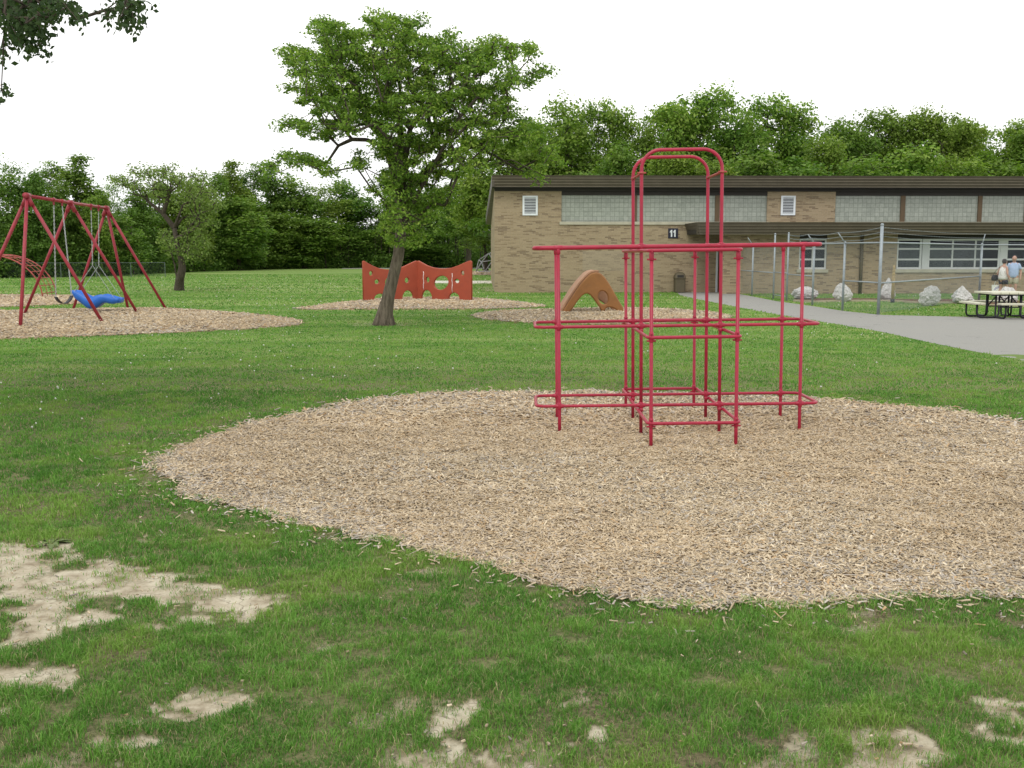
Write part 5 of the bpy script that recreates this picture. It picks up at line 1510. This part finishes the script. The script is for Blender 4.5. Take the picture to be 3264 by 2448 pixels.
# near maple whose low branches hang into the upper left corner
def near_tree():
    rng = np.random.default_rng(15); base = Vector((-8.2, 9.4, 0)); Y = 8.0
    circ = [(30,15,42),(95,30,45),(40,70,40),(95,95,40),(145,50,35),(175,12,38),(215,15,22),(238,52,22),(258,70,12),(222,45,15),(55,130,30),(110,145,25),(140,118,22),(148,165,10),(12,165,16),(30,190,6),(85,165,15),(160,95,12),(40,35,30),(15,45,25),
            (400,10,32),(430,8,22),(398,45,20),(408,78,16),(412,98,8),(372,85,10),(350,45,14),(345,70,8),(440,62,8),(450,70,5),(475,2,8),(425,45,12),(335,35,5),(-30,290,14),(-75,280,14),(-120,260,14),(10,292,10),(14,308,5),(3,275,8)]
    cl = []; cr = []
    for x, y, r in circ:
        n = max(1, int(r*r/120))
        for _ in range(n):
            a = rng.uniform(0,6.28); q = math.sqrt(rng.random())*r*.8
            cl.append(At(x+q*math.cos(a), y+q*math.sin(a), Y+rng.normal(0,.25))-base); cr.append(.055+.02*rng.random())
    nv = len(cl)
    # the rest of the crown, above and left of the picture
    for _ in range(420):
        d = rng.normal(size=3); d /= np.linalg.norm(d); q = rng.random()**.4
        c = np.array([.6,-.2,6.6])+d*q*np.array([3.4,2.6,2.0])
        w_ = Vector(c)+base; v = w_-Vector((0,0,H)); f = v.y*cp-v.z*sp
        if f > .3:
            px = CX+FPX*v.x/f; py = CY-FPX*(v.y*sp+v.z*cp)/f
            if px > -130 and py > -130 and px < 3400: continue
        cl.append(Vector(c)); cr.append(.32)
    cl = np.array([tuple(c) for c in cl]); cr = np.array(cr)
    trunk = [(0,0,-.1),(0,0,.3),(.05,0,1.5),(.1,0,2.8),(.15,-.05,4.0),(.3,-.1,5.2)]
    tr = [.34,.26,.21,.19,.17,.13]
    limbs = [(4, [(1.4,-.6,4.7),(2.6,-1.0,4.9),(3.8,-1.3,4.75)]), (3, [(1.0,-.5,3.7),(2.4,-1.0,4.2),(3.6,-1.3,4.35)]), (5, [(-.8,.3,6.5)]), (5, [(.9,.2,6.9),(2.8,-.8,6.0),(4.7,-1.3,4.9)]), (4, [(1.5,-.7,4.6),(2.9,-1.2,4.35),(4.0,-1.4,4.2),(4.7,-1.4,4.12),(5.3,-1.4,4.08),(5.9,-1.4,4.0)])]
    N, Pp, rad, ends = grow(trunk, limbs, cl, .0026, rng, .1, -.45)
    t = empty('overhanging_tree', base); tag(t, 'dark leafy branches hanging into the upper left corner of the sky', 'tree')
    limb_mesh(N, Pp, rad, len(trunk), tr, 7).build('trunk', M['bark_dark'], t, True)
    per = np.where(np.arange(len(cl)) < nv, 15, 55)
    P = []; Nn = []; S = []
    for i in range(len(cl)):
        p, n_ = crown_points(cl[i:i+1], cr[i:i+1]*1.25, int(per[i]), rng, 1.0); P.append(p); Nn.append(n_); S.append(rng.uniform(.03,.065,len(p)) if i < nv else rng.uniform(.08,.14,len(p)))
    P = np.concatenate(P); Nn = np.concatenate(Nn); S = np.concatenate(S)
    Nn = Nn*np.array([1,1,.4])+np.array([0,-.25,0]); Nn /= np.linalg.norm(Nn,axis=1)[:,None]
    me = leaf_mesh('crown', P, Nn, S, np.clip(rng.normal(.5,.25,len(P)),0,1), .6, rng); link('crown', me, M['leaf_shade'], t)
near_tree()

# small broadleaf weeds
def weed(px, py, s, label):
    p = G(px, py); rng = np.random.default_rng(int(px)); t = empty('weed', p); tag(t, label, 'weed'); 
    for k in range(9):
        a = 2*math.pi*k/9+rng.normal(0,.2); L = s*rng.uniform(.7,1.1); w_ = L*.16; d = Vector((math.cos(a),math.sin(a),0)); n = Vector((-d.y,d.x,0)); mb = MB()
        hs = [.01,.05,.06,.03,.01]; ws = [.15,.6,1,.7,.05]; vs = []
        for i in range(5):
            c = d*L*i/4+Vector((0,0,hs[i]*s*3)); vs += [c-n*w_*ws[i], c+Vector((0,0,-.006)), c+n*w_*ws[i]]
        fs = [(i*3+j, i*3+j+1, i*3+j+4, i*3+j+3) for i in range(4) for j in range(2)]
        mb.add(vs, fs); mb.build('leaf', M['weed'], t, True)
M['weed'] = paint('weed_leaf', (.12,.16,.05), .6, .25, 20, .05)
weed(165, 1736, .13, 'flat leafy rosette weed at the top edge of the large bare patch')
weed(760, 1352, .15, 'bright leafy weed at the left rim of the large chip bed')
weed(420, 1555, .13, 'pale leafy weed in the grass left of the chip bed tip')
weed(1930, 2110, .11, 'pale fern-like weed in the foreground grass')

# power lines far away at the left
def wires():
    for i, (y0, y1, lb) in enumerate([(350,395,'highest faint power line crossing the left sky'),(520,585,'faint power line above the wood, second from top'),(545,610,'faint power line above the wood, third from top'),(575,640,'lowest faint power line above the wood at the left')]):
        a = At(-200, y0-25, 150); b = At(900, y1+80, 230); mb = MB(); t = empty('power_line', a); tag(t, lb, 'power line', 'power lines over the wood')
        pts = [a.lerp(b, k/20)-a-Vector((0,0,1.5*math.sin(math.pi*k/20))) for k in range(21)]
        mb.tube(pts, .014, 4); mb.build('cable', M['wire'], t)
wires()

# white house glimpsed between the trunks
def far_house():
    p = G(1205, 850); Y = 150; c = At(1205, 815, Y); t = empty('white_house', (c.x, Y, 0)); tag(t, 'small white house barely seen between the trunks of the wood', 'house')
    mb = MB(); mb.box((-3,0,0),(3,5,2.6)); mb.build('wall', M['wall_far'], t)
    mb = MB(); mb.add([(-3.3,-.3,2.6),(3.3,-.3,2.6),(3.3,5.3,2.6),(-3.3,5.3,2.6),(-3.3,2.5,4.2),(3.3,2.5,4.2)], [(0,1,5,4),(2,3,4,5),(0,4,3),(1,2,5),(0,3,2,1)]); mb.build('roof', M['soffit'], t)
    for x in (-1.8,.6): mb = MB(); mb.box((x,-.05,1),(x+1,.0,2)); mb.build('window', M['glass'], t)
far_house()

# ------------------------------------------------------------------ people
def skin_mesh(name, verts, edges, radii, root, mat, parent, sub=2):
    me = D.meshes.new(name); me.from_pydata(verts, edges, []); ob = D.objects.new(name, me); col.objects.link(ob)
    sk = ob.modifiers.new('skin', 'SKIN'); sk.use_smooth_shade = True
    for i, v in enumerate(me.skin_vertices[0].data):
        r = radii[i]; v.radius = (r, r) if isinstance(r, float) else r; v.use_root = (i == root)
    s_ = ob.modifiers.new('sub', 'SUBSURF'); s_.levels = sub; s_.render_levels = sub
    dg = bpy.context.evaluated_depsgraph_get(); dg.update()
    m2 = D.meshes.new_from_object(ob.evaluated_get(dg)); D.objects.remove(ob); m2.name = name
    return m2
def join_meshes(ms, name, mat):
    import bmesh
    bm = bmesh.new()
    for m in ms: bm.from_mesh(m)
    me = D.meshes.new(name); bm.to_mesh(me); bm.free(); me.materials.clear(); me.materials.append(mat)
    me.polygons.foreach_set('use_smooth', [True]*len(me.polygons)); return me
def loft(secs, name, mat, parent, n=16, caps=True):
    """secs: (centre, rx, ry) rings, horizontal unless a direction is given"""
    vs = []; fs = []
    for s_ in secs:
        c, rx, ry = Vector(s_[0]), s_[1], s_[2]
        d = Vector(s_[3]).normalized() if len(s_) > 3 else Vector((0,0,1))
        u = Vector((1,0,0)); u = (u-d*u.dot(d)).normalized(); v = d.cross(u)
        for k in range(n): a = 2*math.pi*k/n; vs.append(c+u*rx*math.cos(a)+v*ry*math.sin(a))
    for i in range(len(secs)-1):
        for k in range(n): fs.append((i*n+k, i*n+(k+1)%n, (i+1)*n+(k+1)%n, (i+1)*n+k))
    if caps: fs += [tuple(range(n))[::-1], tuple((len(secs)-1)*n+k for k in range(n))]
    mb = MB().add(vs, fs); o = mb.build(name, mat, parent, True)
    sm = o.modifiers.new('s','SUBSURF'); sm.levels = 1; sm.render_levels = 1; return o
def person(root, h, stout, hand_l, hand_r, elbow_l, elbow_r, foot_l, foot_r, knee_l, knee_r, head_tilt, fem):
    """figure facing +Y in its own frame; joints in metres scaled by h"""
    k = h; V = []; E = []; Rr = []
    def v(p, r): V.append(Vector(p)*k); Rr.append((r[0]*k, r[1]*k) if isinstance(r, tuple) else (r*k, r*k)); return len(V)-1
    pel = v((0,0,.52), (.085*stout,.062*stout)); wai = v((0,.005,.61), (.075*stout,.06*stout)); ch = v((0,0,.72), (.085*stout,.062*stout)); up = v((0,-.005,.80), (.06,.045)); nk = v((0,.0,.855), .030); hd0 = v((0,.01+head_tilt*.3,.885), .034)
    E += [(pel,wai),(wai,ch),(ch,up),(up,nk),(nk,hd0)]
    for s_, el, ha, kn, ft in ((-1,elbow_l,hand_l,knee_l,foot_l),(1,elbow_r,hand_r,knee_r,foot_r)):
        sh = v((s_*.098,-.003,.805), .030*(1+.2*(stout-1))); e_ = v(el, .023); wr = v(tuple(Vector(ha)*.93+Vector(el)*.07), .0145); pm = v(ha, (.021,.012))
        E += [(up,sh),(sh,e_),(e_,wr),(wr,pm)]
        hp = v((s_*.052,0,.475), .058*stout); kk = v(kn, .034); an = v((ft[0],ft[1]-.01,ft[2]+.04), .020); to = v((ft[0]+.005*s_,ft[1]+.085,ft[2]+.014), .019)
        E += [(pel,hp),(hp,kk),(kk,an),(an,to)]
    body = skin_mesh('body', V, E, Rr, 0, None, None, 2); ms = [body]
    # fingers: five short chains rooted in each palm
    for s_, el, ha in ((-1,elbow_l,hand_l),(1,elbow_r,hand_r)):
        p = Vector(ha)*k; d = (Vector(ha)-Vector(el)).normalized(); side = Vector((0,1,0)) if abs(d.y) < .8 else Vector((0,0,1)); side = (side-d*side.dot(d)).normalized(); cur = d.cross(side)*(-s_)
        for f, (off, ln) in enumerate(((.026,.040),(.014,.066),(.004,.073),(-.008,.068),(-.018,.052))):
            thumb = f == 0; b = p+side*off+(d*.012 if not thumb else d*(-.02)); dd = d if not thumb else (d*.7+side*.7).normalized()
            q = [b, b+dd*ln*.4+cur*ln*.10, b+dd*ln*.72+cur*ln*.32, b+dd*ln*.88+cur*ln*.6]
            ms.append(skin_mesh('f', q, [(0,1),(1,2),(2,3)], [.0088,.0082,.0075,.0065], 0, None, None, 1))
    # head with face
    import bmesh
    bm = bmesh.new(); bmesh.ops.create_uvsphere(bm, u_segments=24, v_segments=18, radius=1)
    rh = .0655*k
    for vv in bm.verts:
        p = vv.co.copy(); x, y, z = p
        wdt = .76-.10*max(0,-z); dep = .90
        q = Vector((x*wdt, y*dep, z*1.12))
        if y > 0:
            q.y -= .10*max(0,-z)*y
            nose = math.exp(-((x/.13)**2))*math.exp(-(((z+.12)/.20)**2)); q.y += .22*nose
            eye = math.exp(-(((abs(x)-.30)/.13)**2))*math.exp(-(((z-.06)/.10)**2)); q.y -= .09*eye
            brow = math.exp(-(((z-.22)/.09)**2))*math.exp(-((x/.45)**2)); q.y += .05*brow
            lip = math.exp(-((x/.22)**2))*(math.exp(-(((z+.45)/.055)**2))+math.exp(-(((z+.57)/.055)**2))); q.y += .06*lip
            chin = math.exp(-((x/.25)**2))*math.exp(-(((z+.85)/.18)**2)); q.y += .10*chin
        ear = math.exp(-(((z)/.17)**2))*math.exp(-(((y+.05)/.12)**2))*abs(x)**6; q.x += (.14 if x > 0 else -.14)*ear
        vv.co = q*rh
    hm = D.meshes.new('h'); bm.to_mesh(hm); bm.free()
    hc = Vector((0,.012+head_tilt*.5,.932))*k; hm.transform(Matrix.Translation(hc) @ Matrix.Rotation(-head_tilt*6,4,'X')); ms.append(hm)
    me = join_meshes(ms, 'body', M['skin']); b = link('body', me, None, root)
    return k, hc, rh
def people():
    # woman, walking to the right, seen from her left side
    p = Vector(((3190-CX)/FPX*42.6, 42.6, 0)); t = empty('person', p, (0,0,R(-70)))
    tag(t, 'dark haired person in white sleeveless top with a black shoulder bag', 'person')
    h = 1.62
    k, hc, rh = person(t, h, 1.35, (-.150,.03,.44), (.15,.06,.46), (-.165,-.035,.62), (.16,-.03,.62), (-.055,-.10,0), (.055,.12,0), (-.058,.0,.28), (.058,.07,.28), 0.02, True)
    loft([((0,0,.47*k),.135*k,.118*k),((0,.004,.53*k),.132*k,.120*k),((0,.006,.61*k),.118*k,.116*k),((0,.008,.70*k),.118*k,.116*k),((0,.0,.77*k),.108*k,.078*k),((0,0,.815*k),.095*k,.055*k),((0,0,.835*k),.045*k,.036*k)], 'top', M['floral'], t)
    for s_, kn in ((-1,(-.058,.0,.28)),(1,(.058,.07,.28))):
        loft([((s_*.052*k,0,.50*k),.080*k,.085*k),((s_*.054*k,.01*k,.42*k),.072*k,.076*k),((s_*.057*k,(kn[1]*.6)*k,.35*k),.062*k,.064*k)], 'shorts', M['dark_cloth'], t)
    hair = MB(); pr = [(.10,1.28),(.55,1.18),(.86,.80),(.95,.35),(.93,-.05),(.78,-.45),(.5,-.62)]
    hair.lathe([(a*rh*.92, b_*rh) for a, b_ in pr[::-1]], 18, hc+Vector((0,-.20*rh,0)), 1, 1.05); hair.build('hair', M['hair'], t, True)
    for s_, ft in ((-1,(-.055,-.10,0)),(1,(.055,.12,0))):
        loft([((ft[0]*k,(ft[1]+.03)*k,.0),.028*k,.075*k),((ft[0]*k,(ft[1]+.03)*k,.022*k),.030*k,.078*k),((ft[0]*k,(ft[1]+.02)*k,.040*k),.024*k,.055*k)], 'shoe', M['shoe'], t)
    # black shoulder bag at her back
    def w2(loc): return t.matrix_basis @ Vector(loc) if False else p+Matrix.Rotation(R(-70),3,'Z') @ Vector(loc)
    bp = w2((-.15*k,-.13*k,.53*k)); bt = empty('shoulder_bag', bp, (0,0,R(-70))); tag(bt, 'black shoulder bag hanging behind the person in white', 'bag')
    loft([((0,0,-.13),.05,.13),((0,0,-.11),.07,.17),((0,0,0),.08,.18),((0,0,.09),.06,.15),((0,.01,.12),.02,.12)], 'pouch', M['bag_black'], bt)
    mb = MB(); mb.tube([Vector((0,-.12,.09)), Vector((.06,-.02,.30)), Vector((.10,.18,.475)), Vector((.10,.26,.42)), Vector((.03,.20,.20)), Vector((0,.12,.09))], .009, 6); mb.build('strap', M['bag_black'], bt, True)
    # white shopping bag in her left hand
    hp = w2((-.150*k,.03*k,.40*k)); st = empty('shopping_bag', hp-Vector((.10,0,.21)), (0,0,R(-20))); tag(st, 'white printed shopping bag with twin handles held by the person in white', 'bag')
    mb = MB(); mb.add([(-.17,-.06,-.18),(.17,-.06,-.18),(.17,.06,-.18),(-.17,.06,-.18),(-.19,-.05,.12),(.19,-.05,.12),(.19,.05,.12),(-.19,.05,.12)], [(0,3,2,1),(0,1,5,4),(1,2,6,5),(2,3,7,6),(3,0,4,7),(4,5,6,7)])
    mb.build('sack', M['shop_bag'], st, bevel=.02)
    for y in (-.05,.05):
        mb = MB(); mb.tube([(-.09,y,.11),(-.07,y*.6,.24),(0,y*.2,.31),(.07,y*.6,.24),(.09,y,.11)], .008, 6); mb.build('handle', M['white'], st, True)
    # man, facing the camera and looking down to the left
    p = Vector(((3222-CX)/FPX*43.3, 43.3, 0)); t = empty('person', p, (0,0,R(152)))
    tag(t, 'balding person in light blue shirt and khaki shorts looking down', 'person')
    k, hc, rh = person(t, 1.76, 1.25, (-.150,.06,.43), (.150,.05,.44), (-.155,-.02,.62), (.155,-.02,.62), (-.06,.05,0), (.06,-.06,0), (-.06,.05,.28), (.06,.0,.28), .035, False)
    loft([((0,0,.465*k),.108*k,.088*k),((0,.006,.52*k),.110*k,.092*k),((0,.01,.61*k),.110*k,.090*k),((0,.006,.71*k),.114*k,.085*k),((0,0,.78*k),.112*k,.070*k),((0,0,.82*k),.085*k,.048*k),((0,0,.85*k),.040*k,.038*k)], 'shirt', M['blue_shirt'], t)
    for s_, el in ((-1,(-.155,-.02,.62)),(1,(.155,-.02,.62))):
        a = Vector((s_*.092,-.002,.812))*k; b = Vector(el)*k; c = a.lerp(b,.75); d = a-b
        loft([(c,.044*k,.044*k,d),(a.lerp(b,.4),.044*k,.044*k,d),(a,.040*k,.044*k,d),(a+d*.08,.02*k,.02*k,d)], 'sleeve', M['blue_shirt'], t, 12)
    for s_, kn in ((-1,(-.06,.05,.28)),(1,(.06,.0,.28))):
        loft([((s_*.050*k,0,.51*k),.070*k,.078*k),((s_*.055*k,.006*k,.43*k),.068*k,.074*k),((s_*.060*k,kn[1]*.6*k,.31*k),.062*k,.064*k)], 'shorts', M['khaki'], t)
    hair = MB(); hair.lathe([(a*rh*.86, b_*rh) for a, b_ in [(.5,-.5),(.80,-.3),(.93,.1),(.92,.45),(.75,.75)]], 18, hc+Vector((0,-.26*rh,0)), 1, 1.0); hair.build('hair', M['hair_grey'], t, True)
    for s_, ft in ((-1,(-.06,.05,0)),(1,(.06,-.06,0))):
        loft([((ft[0]*k,(ft[1]+.03)*k,.0),.028*k,.08*k),((ft[0]*k,(ft[1]+.03)*k,.024*k),.031*k,.083*k),((ft[0]*k,(ft[1]+.02)*k,.042*k),.025*k,.058*k)], 'shoe', M['shoe'], t)
people()
